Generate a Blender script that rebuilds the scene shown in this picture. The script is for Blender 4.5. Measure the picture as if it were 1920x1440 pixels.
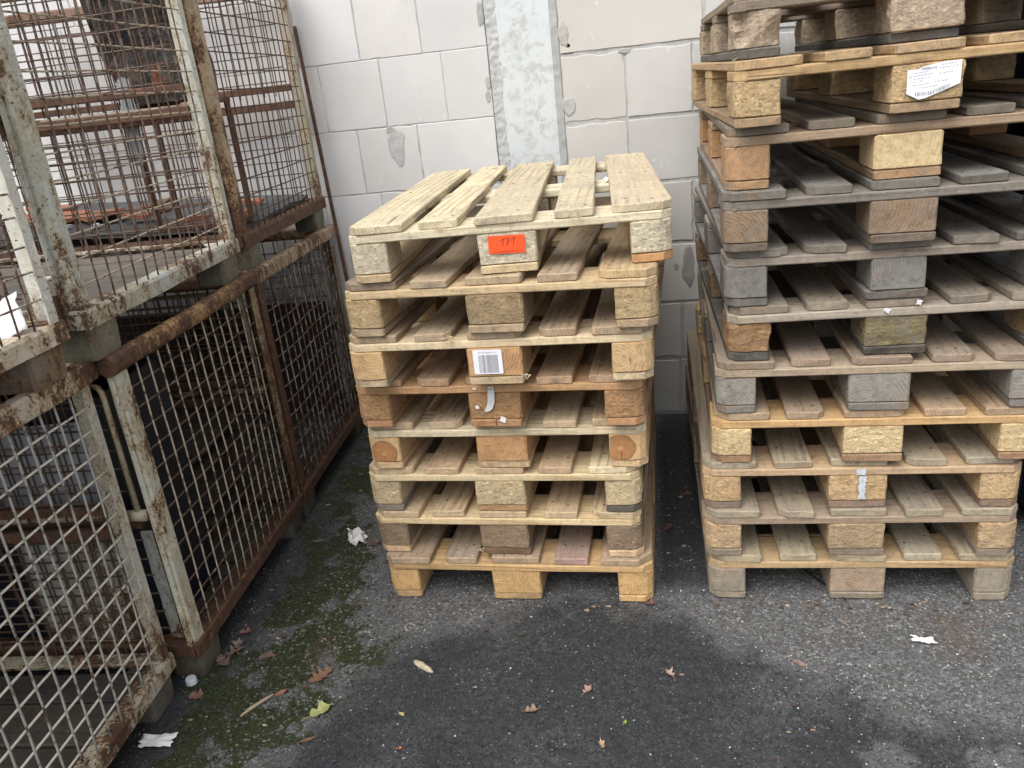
import bpy, bmesh, math, random
import numpy as np
from mathutils import Matrix, Vector, noise as mnoise

# ------------------------------------------------------------------ setup
S = bpy.context.scene
for o in list(bpy.data.objects):
    bpy.data.objects.remove(o)
COL = S.collection

# camera (solved from the pallet corners: metres, X along wall, Y towards wall)
def cam_matrix(yaw, pitch, roll):
    cy, sy = math.cos(yaw), math.sin(yaw); ct, st = math.cos(pitch), math.sin(pitch)
    f = Vector((sy*ct, cy*ct, st)); rt = Vector((cy, -sy, 0)); up = rt.cross(f)
    cr, sr = math.cos(roll), math.sin(roll)
    r2 = rt*cr + up*sr; u2 = -rt*sr + up*cr
    return Matrix(((r2.x, u2.x, -f.x), (r2.y, u2.y, -f.y), (r2.z, u2.z, -f.z))).to_4x4()
cd = bpy.data.cameras.new('camera'); cam = bpy.data.objects.new('camera', cd); COL.objects.link(cam)
cam.matrix_world = Matrix.Translation((0.87237, -1.95473, 1.45397)) @ cam_matrix(-0.211632, -0.362764, -0.108685)
cd.sensor_width = 36; cd.lens = 36*1496.14/1920; cd.clip_start = 0.02; cd.clip_end = 300
S.camera = cam
S.render.resolution_x, S.render.resolution_y = 1024, 768

# light: bright overcast
SUN_EL, SUN_AZ = math.radians(58), math.radians(205)     # azimuth clockwise from +Y
w = bpy.data.worlds.new('World'); S.world = w; w.use_nodes = True
nt = w.node_tree; nt.nodes.clear()
sky = nt.nodes.new('ShaderNodeTexSky'); sky.sky_type = 'NISHITA'; sky.sun_disc = False
sky.sun_elevation = SUN_EL; sky.sun_rotation = SUN_AZ; sky.dust_density = 4.0; sky.ozone_density = 1.0
hs = nt.nodes.new('ShaderNodeHueSaturation'); hs.inputs['Saturation'].default_value = 0.26
bg = nt.nodes.new('ShaderNodeBackground'); bg.inputs['Strength'].default_value = 0.15
wo = nt.nodes.new('ShaderNodeOutputWorld')
nt.links.new(sky.outputs[0], hs.inputs['Color']); nt.links.new(hs.outputs[0], bg.inputs['Color']); nt.links.new(bg.outputs[0], wo.inputs['Surface'])
sd = bpy.data.lights.new('sun', 'SUN'); sd.energy = 0.9; sd.angle = math.radians(50); sd.color = (1.0, 0.985, 0.965)
sun = bpy.data.objects.new('sun', sd); COL.objects.link(sun)
sdir = Vector((math.sin(SUN_AZ)*math.cos(SUN_EL), math.cos(SUN_AZ)*math.cos(SUN_EL), math.sin(SUN_EL)))
sun.rotation_euler = sdir.to_track_quat('Z', 'Y').to_euler()
S.view_settings.view_transform = 'Standard'; S.view_settings.look = 'None'
S.view_settings.exposure = 0.82; S.view_settings.gamma = 1.0; S.view_settings.use_curve_mapping = False

R = random.Random(7)
NR = np.random.default_rng(7)
TEXT_OK = True

def lin(r, g, b):
    f = lambda c: (c/255/12.92) if c/255 <= 0.04045 else ((c/255+0.055)/1.055)**2.4
    return (f(r), f(g), f(b))
def alb(rgb, k=0.88, sat=0.86):
    c = lin(*rgb); l = 0.25*c[0]+0.65*c[1]+0.10*c[2]
    return tuple(min(0.80, (l+(q-l)*sat)*k*w) for q, w in zip(c, (1.015, 0.99, 0.955)))

# ------------------------------------------------------------------ object helpers
def link(o, parent=None):
    COL.objects.link(o)
    if parent is not None: o.parent = parent
    return o
def thing(name, label, cat, loc=(0, 0, 0), rotz=0.0, group=None):
    o = bpy.data.objects.new(name, None); o.empty_display_size = 0.1
    o.location = loc; o.rotation_euler = (0, 0, rotz)
    o['label'] = label; o['category'] = cat
    if group: o['group'] = group
    return link(o)
def tag(o, label, cat, group=None):
    o['label'] = label; o['category'] = cat
    if group: o['group'] = group
    return o
def mesh_from(name, verts, faces, mats, mi=None, smooth=False):
    me = bpy.data.meshes.new(name)
    me.from_pydata([tuple(v) for v in verts], [], [tuple(f) for f in faces])
    for m in mats: me.materials.append(m)
    if mi is not None: me.polygons.foreach_set('material_index', np.array(mi, dtype=np.int32))
    if smooth: me.polygons.foreach_set('use_smooth', np.ones(len(me.polygons), dtype=bool))
    me.update()
    return me
def obj(name, me, parent=None, loc=(0, 0, 0), rot=(0, 0, 0), color=None):
    o = bpy.data.objects.new(name, me); o.location = loc; o.rotation_euler = rot
    if color is not None: o.color = color
    return link(o, parent)

class MB:
    """collects simple shapes into one mesh"""
    def __init__(s): s.v = []; s.f = []; s.m = []
    def add(s, vs, fs, mi=0):
        n = len(s.v); s.v += [tuple(v) for v in vs]; s.f += [tuple(i+n for i in f) for f in fs]; s.m += [mi]*len(fs)
    def box(s, x0, x1, y0, y1, z0, z1, mi=0):
        vs = [(x, y, z) for z in (z0, z1) for y in (y0, y1) for x in (x0, x1)]
        s.add(vs, [(0, 2, 3, 1), (4, 5, 7, 6), (0, 1, 5, 4), (2, 6, 7, 3), (0, 4, 6, 2), (1, 3, 7, 5)], mi)
    def tube(s, pts, r, n=6, mi=0, cap=True):
        pts = [Vector(p) for p in pts]; vs = []; k = len(pts)
        for i, p in enumerate(pts):
            t = (pts[min(i+1, k-1)] - pts[max(i-1, 0)]).normalized()
            a = t.orthogonal() if i == 0 else (a - t*a.dot(t))
            a = a.normalized(); b = t.cross(a)
            rr = r[i] if isinstance(r, (list, tuple)) else r
            for j in range(n):
                q = 2*math.pi*j/n; vs.append(p + a*math.cos(q)*rr + b*math.sin(q)*rr)
        fs = [(i*n+j, i*n+(j+1) % n, (i+1)*n+(j+1) % n, (i+1)*n+j) for i in range(k-1) for j in range(n)]
        if cap: fs += [tuple(range(n-1, -1, -1)), tuple((k-1)*n+j for j in range(n))]
        s.add(vs, fs, mi)
    def prism(s, prof, axis, a, b, segs=1, wob=0.0, mi=0, seed=0):
        """closed profile [(u,v)] extruded along axis 0/1/2 from a to b"""
        n = len(prof); vs = []
        for i in range(segs+1):
            t = a+(b-a)*i/segs
            du = mnoise.noise((t*6, seed, 0.3))*wob; dv = mnoise.noise((t*6, seed, 7.3))*wob
            for (u, v_) in prof:
                c = [u+du, v_+dv]; c.insert(axis, t); vs.append(c)
        fs = [(i*n+j, i*n+(j+1) % n, (i+1)*n+(j+1) % n, (i+1)*n+j) for i in range(segs) for j in range(n)]
        fs += [tuple(range(n-1, -1, -1)), tuple(segs*n+j for j in range(n))]
        s.add(vs, fs, mi)
    def mesh(s, name, mats, smooth=False):
        me = mesh_from(name, s.v, s.f, mats, s.m, smooth)
        bm = bmesh.new(); bm.from_mesh(me); bmesh.ops.recalc_face_normals(bm, faces=bm.faces); bm.to_mesh(me); bm.free()
        return me
    def build(s, name, mats, parent=None, loc=(0, 0, 0), rot=(0, 0, 0), color=None, smooth=False):
        return obj(name, s.mesh(name, mats, smooth), parent, loc, rot, color)

def rounded(w, h, r, x0=0, y0=0, n=3):
    out = []
    for cx, cy, a0 in ((w-r, r, -90), (w-r, h-r, 0), (r, h-r, 90), (r, r, 180)):
        for i in range(n+1):
            a = math.radians(a0+90*i/n); out.append((x0+cx+r*math.cos(a), y0+cy+r*math.sin(a)))
    return out

# ------------------------------------------------------------------ material helpers
class NT:
    def __init__(s, name):
        s.m = bpy.data.materials.new(name); s.m.use_nodes = True; s.t = s.m.node_tree; s.t.nodes.clear()
        s.out = s.n('OutputMaterial'); s.b = s.n('BsdfPrincipled'); s.l(s.b, 0, s.out, 'Surface')
        s.b.inputs['Roughness'].default_value = 0.8
    def n(s, t, **k):
        nd = s.t.nodes.new('ShaderNode'+t)
        for a, v_ in k.items(): setattr(nd, a, v_)
        return nd
    def l(s, a, ao, b, bi):
        s.t.links.new(a.outputs[ao], b.inputs[bi])
    def inp(s, nd, i, val):
        if isinstance(val, tuple) and len(val) == 2 and hasattr(val[0], 'outputs'): s.l(val[0], val[1], nd, i)
        elif hasattr(val, 'outputs'): s.l(val, 0, nd, i)
        else: nd.inputs[i].default_value = val
    def math(s, op, a, b=0.0, c=None, clamp=False):
        nd = s.n('Math', operation=op, use_clamp=clamp); s.inp(nd, 0, a); s.inp(nd, 1, b)
        if c is not None: s.inp(nd, 2, c)
        return nd
    def vmath(s, op, a, b=None, scale=None):
        nd = s.n('VectorMath', operation=op); s.inp(nd, 0, a)
        if b is not None: s.inp(nd, 1, b)
        if scale is not None: s.inp(nd, 'Scale', scale)
        return nd
    def mix(s, f, a, b, mode='MIX'):
        nd = s.n('Mix', data_type='RGBA', blend_type=mode, clamp_factor=True)
        s.inp(nd, 0, f); s.inp(nd, 6, a); s.inp(nd, 7, b)
        return (nd, 2)
    def noise(s, vec, scale, detail=4, rough=0.55, dist=0.0):
        nd = s.n('TexNoise'); s.inp(nd, 'Vector', vec); nd.inputs['Scale'].default_value = scale
        nd.inputs['Detail'].default_value = detail; nd.inputs['Roughness'].default_value = rough; nd.inputs['Distortion'].default_value = dist
        return nd
    def voro(s, vec, scale, feature='F1', rnd=1.0):
        nd = s.n('TexVoronoi', feature=feature); s.inp(nd, 'Vector', vec); nd.inputs['Scale'].default_value = scale
        nd.inputs['Randomness'].default_value = rnd
        return nd
    def ramp(s, f, stops):
        nd = s.n('ValToRGB'); s.inp(nd, 0, f); cr = nd.color_ramp
        while len(cr.elements) < len(stops): cr.elements.new(0.5)
        for e, (p, c) in zip(cr.elements, stops):
            e.position = p; e.color = (c, c, c, 1) if isinstance(c, (int, float)) else (*c, 1)
        return nd
    def step(s, f, a, b):
        nd = s.n('MapRange', interpolation_type='SMOOTHSTEP'); s.inp(nd, 0, f); nd.inputs[1].default_value = a; nd.inputs[2].default_value = b
        return nd
    def scale(s, vec, xyz):
        return s.vmath('MULTIPLY', vec, xyz)
    def coords(s, rnd=True):
        tc = s.n('TexCoord'); oi = s.n('ObjectInfo')
        if not rnd: return (tc, 3), oi
        rv = s.n('CombineXYZ'); 
        s.l(oi, 'Random', rv, 0); m2 = s.math('MULTIPLY', (oi, 'Random'), 7.31); m3 = s.math('MULTIPLY', (oi, 'Random'), 17.7)
        s.inp(rv, 1, m2); s.inp(rv, 2, m3)
        v_ = s.vmath('MULTIPLY_ADD', rv, (37.0, 37.0, 37.0)); s.l(tc, 3, v_, 2)
        return v_, oi
    def bump(s, h, strength, dist=0.002, prev=None):
        nd = s.n('Bump'); s.inp(nd, 'Height', h); nd.inputs['Strength'].default_value = strength; nd.inputs['Distance'].default_value = dist
        if prev is not None: s.l(prev, 0, nd, 'Normal')
        return nd
    def done(s, color=None, rough=None, bump=None, metal=None):
        if color is not None: s.inp(s.b, 'Base Color', color)
        if rough is not None: s.inp(s.b, 'Roughness', rough)
        if metal is not None: s.inp(s.b, 'Metallic', metal)
        if bump is not None: s.l(bump, 0, s.b, 'Normal')
        return s.m
def plain(name, rgb, rough=0.7, spec=0.4):
    t = NT(name); t.b.inputs['Base Color'].default_value = (*rgb, 1); t.b.inputs['Roughness'].default_value = rough
    t.b.inputs['Specular IOR Level'].default_value = spec
    return t.m

def mat_sawn():
    t = NT('sawn_wood'); v_, oi = t.coords()
    g1 = t.noise(t.scale(v_, (1.4, 40, 40)), 2.0, 5, 0.6, 0.5)
    g2 = t.noise(t.scale(v_, (7, 150, 150)), 2.0, 3, 0.6)
    sc = t.noise(t.scale(v_, (60, 22, 22)), 1.0, 6, 0.72, 0.6)          # saw marks and scuffs, mostly across the grain
    g = t.math('ADD', t.math('MULTIPLY', (g1, 0), 0.40), t.math('ADD', t.math('MULTIPLY', (g2, 0), 0.22), t.math('MULTIPLY', (sc, 0), 0.38)))
    gr = t.ramp(g, [(0.32, 0.46), (0.44, 0.84), (0.53, 1.02), (0.64, 1.18), (0.74, 1.34)])
    base = t.mix(1.0, (oi, 'Color'), (gr, 0), 'MULTIPLY')
    fig = t.n('TexWave', wave_type='BANDS', bands_direction='DIAGONAL'); t.inp(fig, 'Vector', t.scale(v_, (1.1, 26, 26))); fig.inputs['Scale'].default_value = 1.0; fig.inputs['Distortion'].default_value = 7.0; fig.inputs['Detail'].default_value = 3.0; fig.inputs['Detail Scale'].default_value = 0.7
    fam = t.math('MULTIPLY', t.step((t.noise(t.scale(v_, (1.5, 4, 4)), 1.0, 2), 0), 0.42, 0.6), 0.62)
    base = t.mix(t.math('MULTIPLY', t.step((fig, 1), 0.55, 0.95), fam), base, t.mix(1.0, base, (0.60, 0.50, 0.40, 1), 'MULTIPLY'))
    hue = t.noise(t.scale(v_, (3, 9, 9)), 1.0, 3)
    stn = t.noise(t.scale(v_, (2.2, 16, 16)), 1.0, 5, 0.7, 0.4); base = t.mix(t.math('MULTIPLY', t.step((stn, 0), 0.54, 0.70), 0.5), base, t.mix(1.0, base, (0.55, 0.49, 0.42, 1), 'MULTIPLY'))
    base = t.mix(t.math('MULTIPLY', t.step((hue, 0), 0.5, 0.75), 0.2), base, t.mix(1.0, base, (1.10, 0.90, 0.72, 1), 'MULTIPLY'))
    kv = t.voro(t.scale(v_, (4.0, 11.0, 11.0)), 1.0); kp = t.step((t.noise(t.scale(v_, (2, 5, 5)), 1.0, 1), 0), 0.52, 0.56)
    kn = t.math('MULTIPLY', t.step((kv, 0), 0.16, 0.10), kp)
    base = t.mix(t.math('MULTIPLY', kn, 0.6), base, (0.16, 0.085, 0.04, 1))
    n1 = t.noise(v_, 8, 6, 0.7, 0.4); n2 = t.noise(t.scale(v_, (1, 1.6, 1.6)), 42, 6, 0.75); n3 = t.noise(v_, 3.0, 3)
    geo = t.n('NewGeometry'); sx = t.n('SeparateXYZ'); t.l(geo, 'Normal', sx, 0)
    up = t.step((sx, 2), 0.4, 0.8)
    amt = t.math('MULTIPLY', (oi, 'Alpha'), t.math('MULTIPLY_ADD', up, 0.6, 0.35))
    w1 = t.math('MULTIPLY', amt, t.math('MULTIPLY_ADD', t.step((n1, 0), 0.34, 0.66), 0.85, 0.22), clamp=True)
    silver = t.mix(t.step((oi, 'Alpha'), 0.58, 0.74), (0.235, 0.210, 0.175, 1), (0.25, 0.25, 0.24, 1))
    base = t.mix(w1, base, t.mix(t.step((n3, 0), 0.4, 0.6), silver, t.mix(1.0, silver, (1.12, 1.10, 1.06, 1), 'MULTIPLY')))
    sp = t.math('MULTIPLY', t.step((n2, 0), 0.53, 0.66), t.math('MULTIPLY_ADD', (oi, 'Alpha'), 0.62, 0.20))
    base = t.mix(sp, base, (0.085, 0.072, 0.058, 1))
    sp2 = t.math('MULTIPLY', t.step((t.noise(v_, 60, 5, 0.75), 0), 0.60, 0.70), 0.34)
    base = t.mix(sp2, base, (0.66, 0.62, 0.54, 1))
    dots = t.math('MULTIPLY', t.step((t.voro(v_, 13), 0), 0.055, 0.035), t.step((t.noise(v_, 6, 1), 0), 0.5, 0.55))
    base = t.mix(t.math('MULTIPLY', dots, 0.8), base, (0.035, 0.03, 0.026, 1))
    cr = t.step((t.noise(t.scale(v_, (0.7, 26, 26)), 3.0, 2, 0.5, 0.3), 0), 0.30, 0.275)
    base = t.mix(t.math('MULTIPLY', cr, 0.65), base, (0.07, 0.05, 0.035, 1))
    b = t.bump(g, 0.8, 0.005); b = t.bump((n2, 0), 0.5, 0.004, b); b = t.bump(cr, -0.9, 0.003, b)
    return t.done(base, 0.88, b)
def mat_end(axis):
    t = NT('end_grain_'+axis.lower()); v_, oi = t.coords(False); 
    rv = t.n('CombineXYZ'); 
    off = t.math('MULTIPLY_ADD', (oi, 'Random'), 0.10, -0.02)
    r2 = t.math('FRACT', t.math('MULTIPLY', (oi, 'Random'), 13.7))
    offz = t.math('MULTIPLY_ADD', r2, 0.13, -0.03)
    t.inp(rv, {'X': 1, 'Y': 0}[axis], off); t.inp(rv, 2, offz)
    p = t.vmath('SUBTRACT', v_, rv)
    p = t.vmath('ADD', p, t.vmath('SCALE', (t.noise(v_, 14, 3), 1), scale=0.016))
    wav = t.n('TexWave', wave_type='RINGS', rings_direction=axis); t.inp(wav, 'Vector', p)
    wav.inputs['Scale'].default_value = 36; wav.inputs['Distortion'].default_value = 3.0; wav.inputs['Detail'].default_value = 3; wav.inputs['Detail Scale'].default_value = 1.5
    vr, _ = t.coords()
    n1 = t.noise(vr, 60, 5, 0.7); n2 = t.noise(vr, 12, 4)
    wa = t.math('MULTIPLY_ADD', t.step((n2, 0), 0.38, 0.65), 0.14 if axis == 'X' else 0.24, 0.03)
    g = t.math('ADD', t.math('MULTIPLY', t.math('SUBTRACT', (wav, 1), 0.5), wa), (n1, 0))
    gr = t.ramp(g, [(0.3, 0.66), (0.5, 0.96), (0.7, 1.16)])
    base = t.mix(1.0, (oi, 'Color'), (gr, 0), 'MULTIPLY')
    base = t.mix(t.math('MULTIPLY', t.step((n2, 0), 0.52, 0.75), 0.5), base, (0.30, 0.16, 0.075, 1))
    w1 = t.math('MULTIPLY', (oi, 'Alpha'), t.math('MULTIPLY_ADD', t.step((t.noise(vr, 18, 5, 0.7), 0), 0.42, 0.68), 0.62, 0.05), clamp=True)
    base = t.mix(w1, base, (0.21, 0.19, 0.165, 1))
    crk = t.step((t.noise(t.scale(vr, (26, 26, 5)), 1.0, 3, 0.6, 0.5), 0), 0.30, 0.272)
    base = t.mix(t.math('MULTIPLY', t.step((t.noise(vr, 34, 6, 0.75), 0), 0.55, 0.68), t.math('MULTIPLY_ADD', (oi, 'Alpha'), 0.5, 0.18)), base, (0.09, 0.072, 0.055, 1))
    base = t.mix(t.math('MULTIPLY', crk, 0.85), base, (0.04, 0.025, 0.018, 1))
    b = t.bump(g, 0.5, 0.002); b = t.bump((n1, 0), 0.5, 0.003, b); b = t.bump(crk, -1.0, 0.003, b)
    return t.done(base, 0.88, b)
def mat_log():
    # squared end of a thin log: orange heart disc inside pale sapwood
    t = NT('log_end'); tc = t.n('TexCoord'); oi = t.n('ObjectInfo')
    p = t.vmath('ADD', (tc, 3), t.vmath('SCALE', (t.noise((tc, 3), 16, 3), 1), scale=0.018))
    rvx = t.n('CombineXYZ'); t.inp(rvx, 0, t.math('MULTIPLY_ADD', (oi, 'Random'), 0.022, 0.038)); t.inp(rvx, 2, t.math('MULTIPLY_ADD', (oi, 'Random'), -0.012, 0.048)); p = t.vmath('SUBTRACT', p, rvx); p = t.vmath('MULTIPLY', p, (1, 0, 1))
    ln = t.n('VectorMath', operation='LENGTH'); t.inp(ln, 0, p)
    inside = t.step((ln, 1), 0.0405, 0.0365); edge = t.math('MULTIPLY', t.step((ln, 1), 0.043, 0.040), t.step((ln, 1), 0.034, 0.038))
    rings = t.math('MULTIPLY_ADD', t.math('SINE', t.math('MULTIPLY', (ln, 1), 1500)), 0.5, 0.5)
    n1 = t.noise((tc, 3), 70, 5, 0.7)
    heart = t.mix(rings, (0.36, 0.165, 0.06, 1), (0.47, 0.235, 0.095, 1))
    core = t.step((ln, 1), 0.012, 0.003)
    heart = t.mix(t.math('MULTIPLY', core, 0.5), heart, (0.62, 0.36, 0.17, 1))
    base = t.mix(inside, (oi, 'Color'), heart); base = t.mix(t.math('MULTIPLY', edge, 0.6), base, (0.17, 0.075, 0.03, 1))
    base = t.mix(1.0, base, (t.ramp((n1, 0), [(0.3, 0.78), (0.7, 1.12)]), 0), 'MULTIPLY')
    spx = t.n('SeparateXYZ'); t.inp(spx, 0, p); ck = t.math('MULTIPLY', t.step(t.math('ABSOLUTE', (spx, 0)), 0.0016, 0.0006), t.math('MULTIPLY', t.step((spx, 2), -0.004, -0.010), inside))
    base = t.mix(t.math('MULTIPLY', ck, 0.85), base, (0.05, 0.025, 0.012, 1))
    gq = t.step((t.noise((tc, 3), 40, 6, 0.75), 0), 0.56, 0.68); base = t.mix(t.math('MULTIPLY', gq, 0.3), base, (0.12, 0.08, 0.05, 1))
    return t.done(base, 0.85, t.bump((n1, 0), 0.5, 0.003))
def mat_chip():
    t = NT('pressed_chip_wood'); v_, oi = t.coords()
    d = t.noise(v_, 45, 3); vv = t.vmath('ADD', v_, t.vmath('SCALE', (d, 1), scale=0.016))
    c1 = t.voro(t.scale(vv, (0.42, 0.42, 1.0)), 210); c2 = t.voro(t.scale(vv, (0.5, 0.5, 0.9)), 380)
    sx = t.n('SeparateColor'); t.l(c1, 1, sx, 0); sy = t.n('SeparateColor'); t.l(c2, 1, sy, 0)
    g = t.math('ADD', t.math('MULTIPLY', (sx, 0), 0.5), t.math('MULTIPLY', (sy, 0), 0.5))
    gr = t.ramp(g, [(0.05, 0.50), (0.4, 0.90), (0.75, 1.08), (0.9, 1.35), (1.0, 1.7)])
    base = t.mix(1.0, (oi, 'Color'), (gr, 0), 'MULTIPLY')
    n1 = t.noise(v_, 22, 6, 0.7); n0 = t.noise(v_, 7, 3)
    base = t.mix(t.math('MULTIPLY', t.step((n0, 0), 0.45, 0.7), 0.4), base, t.mix(1.0, base, (0.82, 0.76, 0.70, 1), 'MULTIPLY'))
    base = t.mix(t.math('MULTIPLY', (oi, 'Alpha'), t.step((n1, 0), 0.42, 0.7)), base, (0.19, 0.17, 0.145, 1))
    dk = t.step((t.noise(v_, 150, 3, 0.6), 0), 0.38, 0.30)
    base = t.mix(t.math('MULTIPLY', dk, 0.5), base, (0.10, 0.065, 0.04, 1))
    b = t.bump(g, 0.8, 0.003); b = t.bump((c1, 0), -0.5, 0.003, b); b = t.bump((n1, 0), 0.5, 0.006, b)
    return t.done(base, 0.9, b)
def mat_steel():
    # flaking paint over rust: object colour = paint, alpha = amount of rust
    t = NT('rusty_painted_steel'); v_, oi = t.coords()
    n1 = t.noise(t.scale(v_, (1, 1, 0.55)), 8, 8, 0.70, 0.8); n2 = t.noise(v_, 70, 5, 0.7); n3 = t.noise(t.scale(v_, (1, 1, 0.5)), 34, 7, 0.7)
    n4 = t.noise(v_, 120, 5, 0.75); n5 = t.noise(t.scale(v_, (1, 1, 0.35)), 3.2, 3)
    m = t.math('ADD', t.math('ADD', t.math('MULTIPLY', (n1, 0), 0.26), t.math('MULTIPLY', (n3, 0), 0.26)), t.math('ADD', t.math('MULTIPLY', (n4, 0), 0.22), t.math('MULTIPLY', (n5, 0), 0.26)))
    tcz = t.n('TexCoord'); sz = t.n('SeparateXYZ'); t.l(tcz, 3, sz, 0); lowz = t.math('MULTIPLY', t.step((sz, 2), 0.30, 0.09), 0.035)
    thr = t.math('ADD', t.math('MULTIPLY_ADD', (oi, 'Alpha'), 0.34, 0.315), lowz)
    d = t.math('SUBTRACT', thr, m)
    rust = t.step(d, -0.016, 0.022); halo = t.step(d, -0.075, 0.015)
    pnt = t.mix(t.math('MULTIPLY', t.step((n2, 0), 0.45, 0.75), 0.25), (oi, 'Color'), (0.30, 0.27, 0.20, 1))
    big = t.noise(t.scale(v_, (1, 1, 0.6)), 4.5, 5, 0.7); pnt = t.mix(t.math('MULTIPLY', t.step((big, 0), 0.46, 0.68), 0.6), pnt, t.mix(1.0, pnt, (0.80, 0.70, 0.48, 1), 'MULTIPLY'))
    pnt = t.mix(t.step((t.noise(v_, 15, 5, 0.7), 0), 0.56, 0.66), pnt, t.mix(1.0, pnt, (1.28, 1.26, 1.2, 1), 'MULTIPLY'))
    pnt = t.mix(t.math('MULTIPLY', halo, 0.75), pnt, t.mix(1.0, pnt, (0.66, 0.46, 0.24, 1), 'MULTIPLY'))
    rc = t.ramp((t.noise(v_, 45, 6, 0.75), 0), [(0.25, (0.028, 0.016, 0.011)), (0.48, (0.085, 0.042, 0.024)), (0.62, (0.15, 0.072, 0.036)), (0.8, (0.26, 0.14, 0.06))])
    base = t.mix(rust, pnt, (rc, 0))
    fleck = t.step((t.noise(t.scale(v_, (1, 0.6, 1)), 105, 4, 0.65), 0), 0.615, 0.66)
    base = t.mix(t.math('MULTIPLY', fleck, t.math('SUBTRACT', 1.0, rust)), base, (0.075, 0.035, 0.02, 1))
    b = t.bump(d, -0.45, 0.004); b = t.bump((n2, 0), 0.3, 0.002, b)
    return t.done(base, t.math('MULTIPLY_ADD', rust, 0.3, 0.5), b)
def mat_wire():
    t = NT('wire_steel'); v_, oi = t.coords()
    n1 = t.noise(v_, 30, 4, 0.7); n2 = t.noise(v_, 150, 3)
    m = t.step(t.math('SUBTRACT', (oi, 'Alpha'), (n1, 0)), -0.05, 0.05)
    base = t.mix(m, (oi, 'Color'), (t.ramp((n2, 0), [(0.3, (0.05, 0.028, 0.02)), (0.7, (0.15, 0.085, 0.055))]), 0))
    return t.done(base, 0.65, t.bump((n2, 0), 0.3, 0.001))
def mat_wallblock():
    t = NT('calcium_silicate_block'); v_, oi = t.coords()
    n1 = t.noise(v_, 2.2, 5, 0.6); n2 = t.noise(v_, 60, 5, 0.7); n3 = t.noise(v_, 9, 5, 0.65)
    base = t.mix(1.0, (oi, 'Color'), (t.ramp((n1, 0), [(0.3, 0.9), (0.7, 1.06)]), 0), 'MULTIPLY')
    base = t.mix(t.math('MULTIPLY', t.step((n3, 0), 0.55, 0.8), 0.22), base, (0.46, 0.43, 0.37, 1))
    pits = t.step((t.voro(v_, 34), 0), 0.06, 0.035); keep = t.step((t.noise(v_, 7, 2), 0), 0.66, 0.72)
    pk = t.math('MULTIPLY', pits, keep)
    base = t.mix(t.math('MULTIPLY', pk, 0.6), base, (0.25, 0.23, 0.2, 1))
    wh = t.step((t.noise(t.scale(v_, (1, 1, 0.5)), 38, 3, 0.6), 0), 0.66, 0.72)
    base = t.mix(t.math('MULTIPLY', wh, 0.3), base, (0.8, 0.79, 0.76, 1))
    b = t.bump((n2, 0), 0.16, 0.002); b = t.bump((n3, 0), 0.12, 0.006, b); b = t.bump(pk, -0.7, 0.003, b)
    return t.done(base, 0.9, b)
def mat_mortar():
    t = NT('grey_mortar'); v_, oi = t.coords()
    n1 = t.noise(v_, 25, 7, 0.72); n2 = t.noise(v_, 140, 4, 0.7)
    base = t.mix(1.0, (oi, 'Color'), (t.ramp((n1, 0), [(0.25, 0.74), (0.75, 1.18)]), 0), 'MULTIPLY')
    b = t.bump((n1, 0), 0.6, 0.006); b = t.bump((n2, 0), 0.5, 0.003, b)
    return t.done(base, 0.95, b)
def mat_column():
    t = NT('paint_splashed_concrete'); v_, oi = t.coords(False)
    n1 = t.noise(v_, 24, 7, 0.7, 0.4); n2 = t.noise(t.scale(v_, (1, 1, 0.6)), 5, 4, 0.6); n3 = t.noise(v_, 80, 4, 0.7)
    sx = t.n('SeparateXYZ'); t.inp(sx, 0, v_)
    m = t.math('ADD', t.math('MULTIPLY', (n1, 0), 0.62), t.math('MULTIPLY', (n2, 0), 0.38))
    m = t.math('ADD', m, t.math('MULTIPLY', t.step((sx, 0), 0.10, 0.0), -0.15))
    paint = t.step(m, 0.40, 0.52)
    con = t.mix((t.ramp((n3, 0), [(0.3, 0.0), (0.7, 1.0)]), 0), (0.40, 0.42, 0.41, 1), (0.54, 0.56, 0.55, 1))
    base = t.mix(paint, con, (0.60, 0.637, 0.638, 1))
    dots = t.math('MULTIPLY', t.step((t.voro(v_, 30), 0), 0.11, 0.07), t.step((t.noise(v_, 11, 2), 0), 0.5, 0.57))
    base = t.mix(t.math('MULTIPLY', dots, 0.7), base, (0.16, 0.15, 0.14, 1))
    b = t.bump((n1, 0), 0.25, 0.004); b = t.bump(dots, -0.6, 0.004, b)
    return t.done(base, 0.7, b)
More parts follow.
